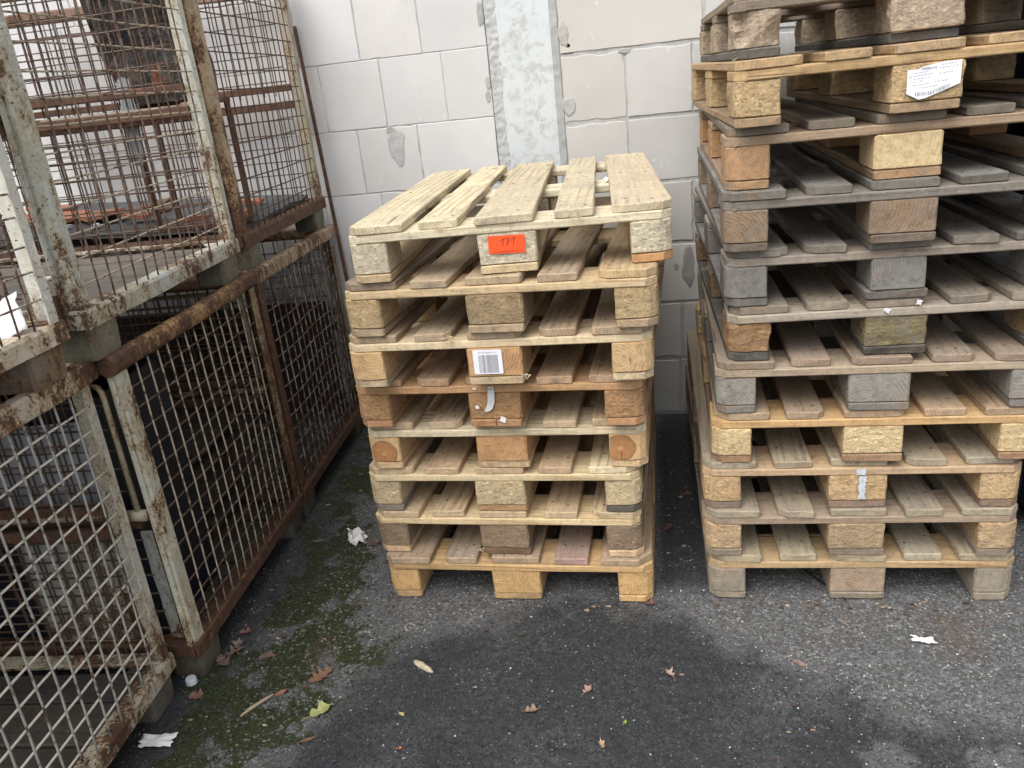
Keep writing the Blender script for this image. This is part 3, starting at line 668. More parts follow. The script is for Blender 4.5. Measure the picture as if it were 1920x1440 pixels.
CEN = [  # bottom to top: x, y, yaw
 (0.0, 0.0, 0.0), (-0.023, 0.026, -0.016), (-0.021, 0.027, -0.012), (0.001, 0.022, -0.012), (0.0, -0.005, -0.030), (0.027, -0.065, -0.009), (0.044, -0.070, -0.028), (0.089, -0.082, 0.075)]
CP = [
 dict(cross=(216, 176, 112), deck=(184, 156, 124), block=(218, 174, 106), skid=(206, 165, 104), k='solid', w=.55, bw=.1, deck_over={3: dict(c=(178, 140, 126), w=.6)}, label='lowest pallet of the short stack, yellow wood on the asphalt with growth rings'),
 dict(cross=(224, 198, 148), deck=(200, 172, 132), block=(152, 128, 98), skid=(220, 186, 142), k='chip', w=.30, bw=.3, skid_over={1: dict(c=(120, 90, 66))}, label='pale pallet with grey brown chipboard blocks, second from the bottom of the short stack'),
 dict(cross=(226, 206, 160), deck=(198, 166, 128), block=(206, 184, 140), skid=(136, 128, 116), k='chip', w=.22, bw=.12, deck_over={4: dict(c=(226, 206, 164), w=.2)}, skid_over={1: dict(c=(190, 150, 100)), 2: dict(c=(96, 90, 80))}, label='pallet with pale chipboard blocks and grey foot boards, low in the short stack'),
 dict(cross=(230, 214, 176), deck=(198, 170, 132), block=(222, 184, 128), skid=(218, 184, 136), k='log', w=.28, bw=.1, block_over={1: dict(k='solid', c=(208, 156, 98), w=.05)}, label='pallet whose outer blocks show round orange log ends, in the short stack'),
 dict(cross=(206, 160, 106), deck=(188, 150, 112), block=(184, 140, 90), skid=(190, 140, 90), k='chip', w=.30, bw=.1, label='orange brown chipboard pallet with torn paper strip, in the short stack'),
 dict(cross=(226, 204, 162), deck=(176, 152, 120), block=(216, 180, 124), skid=(208, 184, 140), k='solid', w=.42, bw=.05, block_over={1: dict(c=(206, 160, 104), w=.1)}, label='pallet with white barcode sticker on its middle block, in the short stack'),
 dict(cross=(222, 194, 144), deck=(182, 156, 122), block=(196, 170, 122), skid=(186, 158, 120), k='chip', w=.46, bw=.1, block_over={1: dict(c=(160, 136, 96), w=.2)}, deck_over={4: dict(c=(196, 164, 112), w=.5), 0: dict(c=(156, 132, 108), w=.6)}, label='second pallet from the top of the short stack, with dark brown middle block'),
 dict(cross=(232, 220, 186), deck=(222, 204, 164), block=(216, 204, 176), skid=(214, 188, 142), k='chip', w=.34, bw=.08, br=.0012, skid_over={2: dict(c=(196, 146, 86), w=.1), 0: dict(c=(204, 176, 132))}, deck_over={3: dict(c=(206, 190, 156), w=.45), 2: dict(c=(207, 190, 155), w=.42), 4: dict(c=(206, 188, 154), w=.38)}, label='topmost pale pallet of the short stack with an orange 171 label'),
]
RGT = [(0.961, .027, .020), (0.951, .023, .019), (0.949, .037, .010), (0.975, .033, -.002), (0.985, .033, -.002), (1.017, .035, .030), (1.012, .036, .030), (1.007, .010, .010), (1.012, .032, .008), (1.031, -.011, .045), (1.033, .048, .019)]
RP = [
 dict(cross=(196, 164, 114), deck=(168, 152, 120), block=(158, 146, 127), skid=(154, 142, 120), k='solid', w=.6, bw=.5, deck_over={1: dict(c=(170, 156, 128), w=.55), 3: dict(c=(172, 160, 132), w=.55)}, block_over={1: dict(c=(172, 148, 122), w=.35)}, label='lowest pallet of the tall stack, grey blocks resting on the asphalt'),
 dict(cross=(168, 148, 124), deck=(164, 148, 122), block=(194, 164, 122), skid=(142, 124, 104), k='chip', w=.65, bw=.25, block_over={1: dict(c=(182, 158, 118))}, label='pallet with weathered grey cross board, second from the bottom of the tall stack'),
 dict(cross=(200, 168, 127), deck=(170, 154, 127), block=(206, 172, 122), skid=(146, 120, 98), k='chip', w=.55, bw=.1, label='pallet with a pale blue paint streak on its middle block, tall stack'),
 dict(cross=(210, 170, 108), deck=(176, 146, 112), block=(222, 194, 140), skid=(168, 130, 92), k='chip', w=.5, bw=.05, label='yellow chipboard pallet just above the paint streaked one, tall stack'),
 dict(cross=(181, 163, 137), deck=(156, 132, 110), block=(152, 147, 137), skid=(132, 127, 118), k='solid', w=.6, bw=.6, label='pallet with silvery grey solid blocks, fifth from the bottom of the tall stack'),
 dict(cross=(176, 162, 144), deck=(138, 124, 106), block=(156, 128, 88), skid=(74, 70, 64), k='chip', w=.65, bw=.45, br=.004, block_over={1: dict(c=(138, 124, 84), w=.6, r=.005), 0: dict(c=(166, 126, 78), r=.006)}, tear=.005, label='pallet with crumbling mossy chipboard blocks, middle of the tall stack'),
 dict(cross=(158, 146, 132), deck=(122, 114, 103), block=(130, 126, 119), skid=(106, 100, 92), k='solid', w=.75, bw=.8, r=.0018, block_over={1: dict(dx=.012, dw=-.022, c=(140, 138, 132))}, tear=.005, label='dark grey weathered pallet directly above the crumbling mossy blocks'),
 dict(cross=(132, 124, 113), deck=(110, 103, 92), block=(150, 126, 100), skid=(120, 104, 88), k='solid', w=.8, bw=.45, r=.002, tear=.005, label='darkest grey brown pallet, eighth from the bottom of the tall stack'),
 dict(cross=(172, 146, 116), deck=(126, 113, 96), block=(192, 146, 94), skid=(172, 136, 94), k='solid', w=.6, bw=.15, block_over={1: dict(c=(226, 198, 144), w=.05), 0: dict(c=(188, 144, 98), w=.2)}, label='pallet with a fresh cream middle block and orange left block, tall stack'),
 dict(cross=(206, 170, 114), deck=(186, 152, 106), block=(202, 172, 122), skid=(176, 146, 108), k='chip', w=.4, bw=.12, label='pallet with a white printed sheet on its middle block, tall stack'),
 dict(cross=(142, 128, 112), deck=(150, 132, 110), block=(178, 158, 132), skid=(100, 97, 92), k='chip', w=.5, bw=.2, br=.004, block_over={0: dict(dent=.03, r=.006), 1: dict(r=.005, dy=-.01)}, skid_over={1: dict(c=(88, 87, 86)), 0: dict(c=(96, 94, 90))}, tear=.004, label='uppermost visible pallet of the tall stack with frayed chip blocks'),
]
CROOT, RROOT = [], []
for j, ((x, y, a), P) in enumerate(zip(CEN, CP)):
    CROOT.append(make_pallet(P['label'], 'pallets of the short stack', x, y, a, .144*j, P, 200+j))
for j, ((x, y, a), P) in enumerate(zip(RGT, RP)):
    RROOT.append(make_pallet(P['label'], 'pallets of the tall stack', x, y, a, .144*j, P, 300+j))

# frayed splinters on board edges
def splinters(root, x, y, z, n, L, colr, seed):
    rr = random.Random(seed); mb = MB()
    for k in range(n):
        a = Vector((x+rr.uniform(-.012, .012), y+rr.uniform(-.004, .004), z+rr.uniform(-.004, .006))); d = Vector((rr.uniform(-1, 1), rr.uniform(-.5, .1), rr.uniform(-.5, .4))).normalized()*L*rr.uniform(.4, 1)
        mb.tube([a, a+d*.5, a+d+Vector((0, 0, rr.uniform(-.004, .004)))], [.0014, .0011, .0003], 4)
    mb.build('splinter', [SAWN], root, color=(*alb(colr), .1))
splinters(CROOT[5][0], .305, -.004, .131, 6, .045, (226, 204, 162), 1)
splinters(CROOT[5][0], .480, .002, .024, 4, .022, (236, 220, 180), 2)
splinters(CROOT[7][0], .235, -.003, .124, 9, .010, (232, 218, 186), 3)
splinters(CROOT[7][0], .575, -.003, .124, 9, .011, (226, 206, 170), 4)
splinters(CROOT[6][0], .700, -.004, .004, 6, .014, (200, 176, 136), 5)
splinters(CROOT[1][0], .330, -.003, .020, 6, .014, (230, 206, 170), 7)
splinters(RROOT[10][0], .01, .02, .002, 6, .03, (170, 150, 120), 8)

def deck_flakes(root, n, seed):
    rr = random.Random(seed); mb = MB()
    for k in range(n):
        a, b = rr.choice(DECK_X); x = rr.uniform(a+.01, b-.01); y = rr.uniform(.01, .5)**1.0; L = rr.uniform(.0015, .0042); t0 = rr.uniform(0, 6)
        mb.add([(x+L*rr.uniform(.5, 1)*math.cos(t0+1.57*i), y+L*rr.uniform(.4, 1)*math.sin(t0+1.57*i), .1436+rr.uniform(0, .0012)) for i in range(4)], [(0, 1, 2, 3)])
    o = mb.build('deck_crumbs', [PAPER], root, color=(.70, .68, .63, 1)); o['kind'] = 'stuff'
for j_, n_ in ((0, 90), (1, 26), (2, 30), (3, 34), (4, 22)): deck_flakes(CROOT[j_][0], n_, 40+j_)
for j_, n_ in ((0, 30), (1, 26), (3, 16), (5, 14)): deck_flakes(RROOT[j_][0], n_, 60+j_)

# ---- flat prints on the blocks (thin sheets 0.4 mm proud of the block face)
def text_mesh(s, size, mat):
    cu = bpy.data.curves.new('t', 'FONT'); cu.body = s; cu.size = size; cu.align_x = 'CENTER'; cu.align_y = 'CENTER'
    o = bpy.data.objects.new('t', cu); COL.objects.link(o); dg = bpy.context.evaluated_depsgraph_get(); dg.update()
    me = bpy.data.meshes.new_from_object(o.evaluated_get(dg)); bpy.data.objects.remove(o); bpy.data.curves.remove(cu)
    v_ = [tuple(p.co) for p in me.vertices]; f_ = [tuple(p.vertices) for p in me.polygons]; bpy.data.meshes.remove(me)
    return v_, f_
class Sticker(MB):
    """drawn in x (right), z (up) on a plane facing -y"""
    def sheet(s, pts, y=0.0, mi=0, thick=0.0004):
        n = len(pts); s.add([(p[0], y, p[1]) for p in pts]+[(p[0], y+thick, p[1]) for p in pts],
              [tuple(range(n))]+[(i, (i+1) % n, n+(i+1) % n, n+i) for i in range(n)], mi)
    def rect(s, x0, x1, z0, z1, y=-0.0003, mi=1):
        s.add([(x0, y, z0), (x1, y, z0), (x1, y, z1), (x0, y, z1)], [(0, 1, 2, 3)], mi)
    def stroke(s, pts, w_, y=-0.0003, mi=1):
        for (a, b) in zip(pts[:-1], pts[1:]):
            d = Vector((b[0]-a[0], b[1]-a[1])); d.normalize(); n = Vector((-d.y, d.x))*w_/2; e = d*w_*.3
            s.add([(a[0]-e.x-n.x, y, a[1]-e.y-n.y), (b[0]+e.x-n.x, y, b[1]+e.y-n.y), (b[0]+e.x+n.x, y, b[1]+e.y+n.y), (a[0]-e.x+n.x, y, a[1]-e.y+n.y)], [(0, 1, 2, 3)], mi)
    def text(s, txt, cx, cz, size, rot=0, y=-0.0003, mi=1, sx=1.0):
        v_, f_ = text_mesh(txt, size, None); c, q = math.cos(rot), math.sin(rot)
        s.add([(cx+(a*sx)*c-b*q, y, cz+(a*sx)*q+b*c) for a, b, _ in v_], f_, mi)
ORANGE = plain('orange_label', (0.90, 0.10, 0.022), 0.55); DKRED = plain('dark_red_print', (0.38, 0.02, 0.008), 0.6)
WHITE = plain('white_label', (0.80, 0.81, 0.84), 0.45)
st = Sticker(); w_, h_ = .0905, .0440
st.sheet([(0, 0), (w_, 0), (w_, h_), (0, h_)])
def hand(x, z, s): return lambda p: [(x+a*s, z+b*s) for a, b in p]
for q in ([(0.031, .030), (.038, .0365), (.0365, .028), (.0355, .019)], [(.0400, .0352), (.0515, .0374), (.0492, .030), (.0462, .019)], [(.0452, .0270), (.0522, .0284)], [(.055, .0305), (.0655, .0395), (.0635, .030), (.0615, .0205)]):
    st.stroke(q, .0013)
st.rect(.012, .030, .0035, .0046, mi=2); st.rect(.030, .052, .0050, .0060, mi=2); st.rect(.032, .060, .0032, .0038, mi=2); st.rect(.053, .076, .0062, .0070, mi=2)
st.rect(.062, .086, .0040, .0045, mi=2)
st.build('price_label', [ORANGE, INK, DKRED], CROOT[7][1][1], (.0265, -.0034, .0285), (0, math.radians(1.5), 0))
# barcode sticker
st = Sticker(); w_, h_ = .076, .066
st.sheet(rounded(w_, h_, .003)); x = .014; rb = random.Random(5)
while x < .064:
    bw_ = rb.choice([.0006, .0009, .0012, .0022]); st.rect(x, x+bw_, .0035, .052); x += bw_+rb.choice([.0006, .0008, .0014])
st.text('A. R 02060180 LB0', .039, .0585, .0062, math.pi)
for i in range(5): st.rect(.0055, .0062, .016+i*.0035, .018+i*.0035)
st.build('barcode_sticker', [WHITE, INKGREY], CROOT[5][1][1], (.018, -.0036, .009))
# torn strip and scraps on the orange brown block
st = Sticker()
L_ = [(.062, .098), (.058, .078), (.056, .052), (.049, .036), (.043, .027)]; R_ = [(.076, .098), (.0775, .080), (.074, .050), (.067, .034), (.060, .028), (.050, .025)]
st.sheet(L_+list(reversed(R_)), 0.0, 0, .0006)
st.rect(.062, .073, .0885, .0925, mi=1)
st.stroke([(.0665+.0045*math.cos(a), .053+.0055*math.sin(a)) for a in np.linspace(.6, 5.6, 9)], .0009)
st.build('torn_paper_strip', [PAPER, INKGREY], CROOT[4][1][1], (0, -.0068, 0), color=(.66, .66, .64, 1))
for (cx, cz, s_, rz) in ((.022, .033, .010, .3), (.083, -.003, .0165, -.35), (.018, .0905, .0085, .05)):
    st = Sticker(); c, q = math.cos(rz), math.sin(rz)
    st.sheet([(a*c-b*q, a*q+b*c) for a, b in ((0, 0), (s_, .0), (s_*.95, s_*.9), (.0, s_))] if cz < .09 else [(0, 0), (.010, 0), (.010, .005), (0, .005)])
    st.build('sticker_remnant', [PAPER], CROOT[4][1][1], (cx, -.0068, cz), color=(.78, .77, .76, 1))
# printed sheet on the tall stack
st = Sticker(); w_, h_ = .108, .073
st.sheet([(0, .014), (.026, 0), (.040, .002), (.108, .026), (.108, .073), (.074, .073), (.030, .066), (.022, .062), (0, .062)], 0, 0, .0006)
rb = random.Random(3)
def words(x0, x1, z, h=.0024, dz=.0):
    x = x0
    while x < x1-.002:
        l = rb.uniform(.0025, .007); l = min(l, x1-x)
        k = x
        while k < x+l-.0006: st.rect(k, k+rb.uniform(.0006, .0012), z+dz*(k-x0)-h/2*rb.uniform(.6, 1), z+dz*(k-x0)+h/2*rb.uniform(.6, 1)); k += .0016
        x += l+.0024
for (a, b, z) in ((.008, .042, .0535), (.004, .052, .0475), (.008, .046, .0415), (.008, .018, .0355), (.026, .034, .0375), (.064, .104, .0605), (.064, .095, .0495), (.012, .044, .0295), (.056, .082, .0335), (.030, .066, .0235), (.068, .098, .0665)): words(a, b, z, dz=.07)
x = .028
while x < .058: bw_ = rb.choice([.0006, .001, .0016]); st.rect(x, x+bw_, .0595, .0645); x += bw_+rb.choice([.0007, .0012])
x = .018
while x < .088: bw_ = rb.choice([.0007, .0011, .0018]); z0 = max(.0065, .004+(x-.04)*.33); st.rect(x, x+bw_, z0+.001, z0+.0085); x += bw_+rb.choice([.0009, .0015, .002])
st.build('printed_sheet', [WHITE, INKGREY], RROOT[9][1][1], (.028, -.0066, .004))
# stamped oval on the left side of a block
st = Sticker(); pts = [(.017*math.cos(a), .026*math.sin(a)) for a in np.linspace(0, 2*math.pi, 25)]
st.stroke(pts, .0022, y=0, mi=0); st.text('B', 0, 0, .034, math.pi/2, y=0, mi=0)
st.build('oval_stamp', [INK], RROOT[9][1][0], (-.0062, .070, .039), (0, 0, -math.pi/2))
# pale blue paint streak
PB = mat_mottled('pale_blue_paint', (0.42, 0.42, 0.40), (0.62, 0.70, 0.76), 60, .7)
def streak(parent, x, y, z0, z1, w_):
    st = Sticker(); n = 14; rb = random.Random(8); l = []; r = []
    for i in range(n+1):
        z = z0+(z1-z0)*i/n; l.append((x-w_/2+rb.uniform(-.003, .003), z)); r.append((x+w_/2+rb.uniform(-.003, .003), z))
    for i in range(n): st.add([(l[i][0], y, l[i][1]), (r[i][0], y, r[i][1]), (r[i+1][0], y, r[i+1][1]), (l[i+1][0], y, l[i+1][1])], [(0, 1, 2, 3)])
    return st.build('paint_streak', [PB], parent)
streak(RROOT[2][1][1], .082, -.0062, .008, .077, .016)
crossb = [c for c in RROOT[2][0].children if c.name.startswith('cross_board')][0]
streak(crossb, .405, -.0030, .002, .0195, .022)

# ------------------------------------------------------------------ mesh cages
LX, LY = 1.24, 0.835
PAINT = lambda a, c=(0.40, 0.45, 0.44): (*c, a)
def wire_panel(mb, P0, U, V, u0, u1, v0, v1, pitch_u, pitch_v, seed, which, r=.0028, bulge=0.0, wave=0.0, N=None):
    """wires on the plane P0 + u*U + v*V; which 'v' wires run along v, 'h' along u; N plane normal"""
    P0, U, V, N = Vector(P0), Vector(U), Vector(V), Vector(N); rr = random.Random(seed)
    du, dv = u1-u0, v1-v0
    def place(u, v, off):
        s_, t = (u-u0)/du, (v-v0)/dv; env = 16*s_*(1-s_)*t*(1-t)
        d = bulge*env + .006*env*mnoise.noise((u*3+seed, v*3, seed*.37))
        uu = u+.004*mnoise.noise((u*2.3+seed, v*4, 3.1)); vv = v+wave*env*mnoise.noise((u*2.6+seed*1.3, v*0.9, 5.5))+.004*mnoise.noise((u*4, v*2.3+seed, 9.1))
        return P0+U*uu+V*vv+N*(d+off)
    if which == 'v':
        n = max(2, round(du/pitch_u))
        for i in range(1, n):
            u = u0+du*i/n+rr.uniform(-.002, .002); tl = rr.uniform(-.003, .003)
            mb.tube([place(u+tl*k/10, v0+dv*k/10, r*.9*(1 if k % 2 else .6)) for k in range(11)], r, 5)
    else:
        n = max(2, round(dv/pitch_v))
        for i in range(1, n):
            v = v0+dv*i/n+rr.uniform(-.002, .002); tl = rr.uniform(-.004, .004)
            mb.tube([place(u0+du*k/12, v+tl*k/12, -r*.9) for k in range(13)], r, 5)
def cage(label, x, y, rz, z, spec):
    """mesh box: right side on x = 0, near long side on y = 0, runs to -x"""
    sd_ = spec['seed']; rr = random.Random(sd_)
    root = thing('mesh_cage', label, 'cage', (x, y, z), rz, 'rusty mesh cages')
    postc, postr = spec.get('post', (0.42, 0.47, 0.46)), spec.get('pr', .4)
    Zb, Zt = 0.078, 0.952
    t = .0045
    # corner posts: angle section with an inner guide lip
    for (sx, sy) in ((0, 0), (0, 1), (1, 0), (1, 1)):
        X, Y = -LX*sx, LY*sy; mx = 1 if sx else -1; my = -1 if sy else 1
        mb = MB()
        def ang(pts): 
            prof = [(X+mx*a, Y+my*b) for a, b in pts]
            if mx*my > 0: prof = prof[::-1]
            mb.prism(prof, 2, Zb+.02, .905, 10, .0015, seed=sd_+sx*3+sy)
        pw, pn = spec.get('pw', .033), spec.get('pn', .050)
        ang([(0, .004), (.004, 0), (pn, 0), (pn, t), (t, t), (t, pw), (0, pw)])
        mb.tube([(X+mx*(pn-.012), Y-my*.005, Zb+.04+k*.08) for k in range(11)], .0068, 7)
        c = spec.get('posts', {}).get((sx, sy), (postc, postr))
        mb.build('corner_post', [STEEL], root, color=(*c[0], c[1]))
    # bottom rails, butting between the corner feet plates
    brc, brr = spec.get('br', ((0.42, 0.46, 0.45), .45))
    rail = [(0, 0), (.004, 0), (.004, .040), (-.045, .040), (-.045, .0355), (0, .0355)]
    rail = [(0.005, 0), (0.005, .036), (.001, .044), (-.040, .044), (-.040, .038), (-.003, .038), (-.003, .004), (-.003, 0)]
    for X, mx in ((0, 1), (-LX, -1)):
        mb = MB(); mb.prism([(X+mx*a, Zb+b) for a, b in rail][::mx], 1, -.006, LY+.006, 14, .0025, seed=sd_+5+mx)
        mb.build('bottom_rail', [STEEL], root, color=(*brc, brr))
    for Y, my in ((0, -1), (LY, 1)):
        mb = MB(); mb.prism([(Y+my*(a-.001), Zb+b+.0015) for a, b in rail], 0, -LX+.008, -.008, 14, .002, seed=sd_+9+my)
        mb.build('bottom_rail', [STEEL], root, color=(*spec.get('brl', (brc, brr))[0], spec.get('brl', (brc, brr))[1]))
    # top rails
    trc, trr = spec.get('tr', ((0.5, 0.46, 0.40), .5)); rnd = spec.get('round', .006)
    for X, mx in ((0, 1), (-LX, -1)):
        mb = MB(); pr = rounded(.036, .052, min(rnd, .0175), 0, 0, 3)
        mb.prism([(X+mx*(a-.022), .9+b) for a, b in pr][::mx], 1, -.022, LY+.022, 16, .0035, seed=sd_+15+mx)
        mb.build('top_rail', [STEEL], root, color=(*trc, trr), smooth=False)
    for Y, my in ((0, -1), (LY, 1)):
        mb = MB(); pr = rounded(.030, .048, min(rnd, .0145), 0, 0, 3)
        mb.prism([(Y+my*(a-.018), .902+b) for a, b in pr], 0, -LX+.024, -.024, 14, .002, seed=sd_+19+my)
        mb.build('top_rail', [STEEL], root, color=(*trc, trr))
    # feet
    fc = spec.get('foot', (0.115, 0.11, 0.09))
    for sx in (0, 1):
        for sy in (0, 1):
            X = -LX*sx; Y = LY*sy; mx = 1 if sx else -1; my = -1 if sy else 1
            mb = MB(); a0, a1 = sorted((X+mx*.004, X+mx*.104)); b0, b1 = sorted((Y+my*.010, Y+my*.122))
            pr = rounded(a1-a0, b1-b0, .012, a0, b0, 2); n = len(pr); vs = []
            cx, cy = (a0+a1)/2, (b0+b1)/2
            for zz_, k in ((0.0, .93), (.012, .96), (.05, 1.0), (.096, 1.03)): vs += [(cx+(p-cx)*k, cy+(q-cy)*k, zz_) for p, q in pr]
            fs = [(l*n+i, l*n+(i+1) % n, (l+1)*n+(i+1) % n, (l+1)*n+i) for l in range(3) for i in range(n)]+[tuple(range(n-1, -1, -1)), tuple(3*n+i for i in range(n))]
            mb.add(vs, fs); mb.build('foot', [STEEL], root, color=(*fc, .30))
    # floor boards along the long side
    fl = spec.get('floor', (112, 106, 98)); yb = .012; wds = [.135, .12, .145, .125, .14, .11]
    for wv in wds:
        wv = min(wv, LY-.012-yb)
        if wv < .03: break
        c = (*vary(alb(fl), rr, .18), .12 if z < .5 else .45)
        obj('floor_board', board_mesh(LX-.02, wv-.008, .021, ns(), (0, 0, 0, 0), .0015), root, (-LX+.01, yb, .088+rr.uniform(-.002, .003)), (rr.uniform(-.02, .02), 0, 0), c)
        yb += wv
    # wire mesh
    wv_, wh_ = spec.get('wv', ((0.5, 0.46, 0.38), .45)), spec.get('wh', ((0.42, 0.36, 0.30), .6))
    bul, wav = spec.get('bulge', .006), spec.get('wave', .006)
    r_ = spec.get('r', .0027)
    sides = [('right', (-.003, 0, 0), (0, 1, 0), (1, 0, 0), spec.get('pw', .033)-.004, LY-spec.get('pw', .033)+.004, Zb+.040, .905, bul, wav), ('left', (-LX+.003, 0, 0), (0, 1, 0), (-1, 0, 0), .028, LY-.028, Zb+.040, .905, .004, .004)]
    for nm, P0, U, N, u0, u1, v0, v1, bb, ww in sides:
        shade_wire_ = spec.get('shade_wire', ((0.10, 0.07, 0.05), .5))  # left side wires are darker: their shade is put into the colour
        for wh, (cc, al) in ((('v', wv_), ('h', wh_)) if nm == 'right' else (('v', shade_wire_), ('h', shade_wire_))):
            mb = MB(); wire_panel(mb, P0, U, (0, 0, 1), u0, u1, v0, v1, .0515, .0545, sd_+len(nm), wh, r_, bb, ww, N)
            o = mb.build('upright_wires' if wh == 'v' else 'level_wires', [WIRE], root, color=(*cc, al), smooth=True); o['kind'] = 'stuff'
    mid = spec.get('mid', .5)
    for Y, N in ((0.004, (0, -1, 0)), (LY-.004, (0, 1, 0))):
        far = Y > .1
        for (v0, v1, nm) in ((Zb+.04, mid, 'low'), (mid+.035, .875 if not far else .905, 'high')):
            if far and spec.get('no_far'): continue
            ux0, ux1 = -LX+.066, -.066
            for wh, (cc, al) in (('v', spec.get('shade_wire', ((0.10, 0.07, 0.05), .5))), ('h', spec.get('shade_wire', ((0.12, 0.085, 0.06), .5)))):  # long side wires carry shade in their colour
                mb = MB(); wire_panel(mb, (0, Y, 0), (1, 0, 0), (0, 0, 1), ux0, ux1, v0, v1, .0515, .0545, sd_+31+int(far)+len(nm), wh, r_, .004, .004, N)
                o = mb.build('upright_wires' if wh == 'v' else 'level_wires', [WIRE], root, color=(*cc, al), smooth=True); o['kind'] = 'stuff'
        mb = MB(); mb.prism(rounded(.020, .030, .004, Y-.010, mid-.016), 0, -LX+.05, -.05, 10, .0015, seed=sd_)
        mb.build('mid_rail', [STEEL], root, color=(0.10, 0.075, 0.055, .78))
        if far:
            mb = MB(); mb.prism(rounded(.018, .026, .004, Y-.009, mid+.052), 0, -LX+.05, -.05, 10, .0015, seed=sd_+2)
            mb.build('mid_rail', [STEEL], root, color=(0.085, 0.065, 0.045, .78)); continue
        # drop gate: bent bar frame hinged on the mid rail
        zg0, zg1 = mid+.030, .880; gi = spec.get('pn', .050)+.018; xg0, xg1 = -LX+gi, -gi; q = .022
        yy_ = Y+(-.012 if not far else .012)
        pts = [(xg0, yy_, zg0), (xg0, yy_, zg1-q), (xg0+q*.3, yy_, zg1-q*.3), (xg0+q, yy_, zg1)]+[(xg0+q+(xg1-xg0-2*q)*k/8, yy_, zg1) for k in range(1, 8)]+[(xg1-q, yy_, zg1), (xg1-q*.3, yy_, zg1-q*.3), (xg1, yy_, zg1-q), (xg1, yy_, zg0)]
        mb = MB(); mb.tube(pts, .0075, 7); mb.build('gate_frame', [STEEL], root, color=(0.44, 0.38, 0.25, .40), smooth=True)
        mb = MB(); mb.tube([(-LX+.07, yy_, zg0-.004)]+[(-LX+.07+(LX-.14)*k/8, yy_, zg0-.004) for k in range(1, 9)], .0095, 8); mb.build('gate_hinge_bar', [STEEL], root, color=(0.42, 0.38, 0.30, .5), smooth=True)
        for xs in (-gi-.008, -LX+gi+.008):
            mb = MB(); mb.tube([(xs-.028, yy_, zg0-.004), (xs+.028, yy_, zg0-.004)], .0155, 10); mb.build('hinge_sleeve', [STEEL], root, color=(0.42, 0.36, 0.26, .45), smooth=True)
        # sheet metal plates in the lower half, near the posts
        for (xa, xb) in (() if far else spec.get('plates', ())):
            nx_, nz_ = 10, 8; v_ = [(xa+(xb-xa)*i/nx_, Y+(.006 if not far else -.006)+.004*mnoise.noise((i*.5, j*.5, sd_)), .135+(mid-.165)*j/nz_) for j in range(nz_+1) for i in range(nx_+1)]
            v2 = [(a, b+.0015, c) for a, b, c in v_]; n_ = len(v_)
            f_ = [(j*(nx_+1)+i, j*(nx_+1)+i+1, (j+1)*(nx_+1)+i+1, (j+1)*(nx_+1)+i) for j in range(nz_) for i in range(nx_)]
            obj('plate', mesh_from('plate', v_+v2, f_+[tuple(n_+q_ for q_ in reversed(f)) for f in f_], [STEEL], smooth=True), root, color=(*spec.get('plate', (0.36, 0.39, 0.37)), .42))
    if not spec.get('latch'): return root
    # latch bracket on the near right post foot
    mb = MB(); mb.box(-.098, -.046, -.020, -.0155, .092, .165); mb.box(-.098, -.093, -.0155, -.002, .092, .165); mb.box(-.046, -.041, -.0215, -.002, .092, .165); mb.box(-.1, -.04, -.022, -.002, .086, .0915)
    lb = mb.build('latch_bracket', [STEEL], root, color=(0.25, 0.2, 0.15, .75))
    mb = MB(); mb.tube([(-.070, -.034, .112), (-.070, -.019, .112)], .015, 9); mb.build('bolt', [STEEL], lb, color=(0.2, 0.12, 0.08, .8))
    return root
RA = 0.08
wp = ((0.62, 0.60, 0.54), .40)
def near_corner(xf, yf, a): return xf+LY*math.sin(a), yf-LY*math.cos(a)      # from the far right corner
b1 = cage('nearest lower cage with off white wires at the left edge', *near_corner(-0.466, -0.428, RA+.02), RA+.02, 0, dict(seed=11, post=(0.56, 0.55, 0.48), pr=.42, br=((0.52, 0.51, 0.44), .44), tr=((0.56, 0.50, 0.41), .52), wv=((0.42, 0.40, 0.35), .42), wh=((0.72, 0.67, 0.55), .35), floor=(58, 54, 49), r=.0028, foot=(0.13, 0.125, 0.105)))
b1.rotation_euler.y = .012
b2 = cage('middle lower cage with thick rusty tube rail and dark contents', -0.412, -0.385, RA, 0, dict(seed=23, pw=.046, pn=.026, plates=((-.42, -.15), (-.070, -.036)), post=(0.56, 0.55, 0.46), pr=.37, br=((0.34, 0.22, 0.15), .66), tr=((0.40, 0.27, 0.13), .62), round=.0175, wv=((0.46, 0.40, 0.29), .45), wh=((0.34, 0.25, 0.20), .62), floor=(54, 46, 38),
    posts={(0, 1): ((0.42, 0.36, 0.26), .55)}))
b3 = cage('far lower cage with dark brown rails and wavy wires beside the wall', -0.481, .474, RA+.004, 0, dict(seed=37, post=(0.26, 0.19, 0.15), pr=.72, br=((0.25, 0.17, 0.13), .8), tr=((0.42, 0.34, 0.25), .58), round=.010, wv=((0.32, 0.29, 0.25), .50), wh=((0.24, 0.20, 0.17), .55), wave=.028, bulge=.006, floor=(66, 63, 60), posts={(0, 1): ((0.36, 0.33, 0.28), .5)}))
UZ = .950
u1 = cage('nearest upper cage holding a white crumpled sheet, at the left edge', *near_corner(-0.414, -0.500, RA+.02), RA+.02, UZ, dict(seed=41, r=.0024, post=(0.66, 0.66, 0.60), pr=.34, br=((0.62, 0.57, 0.48), .48), wv=((0.30, 0.22, 0.17), .55), wh=((0.42, 0.34, 0.26), .5), floor=(92, 84, 76), foot=(0.22, 0.17, 0.13)))
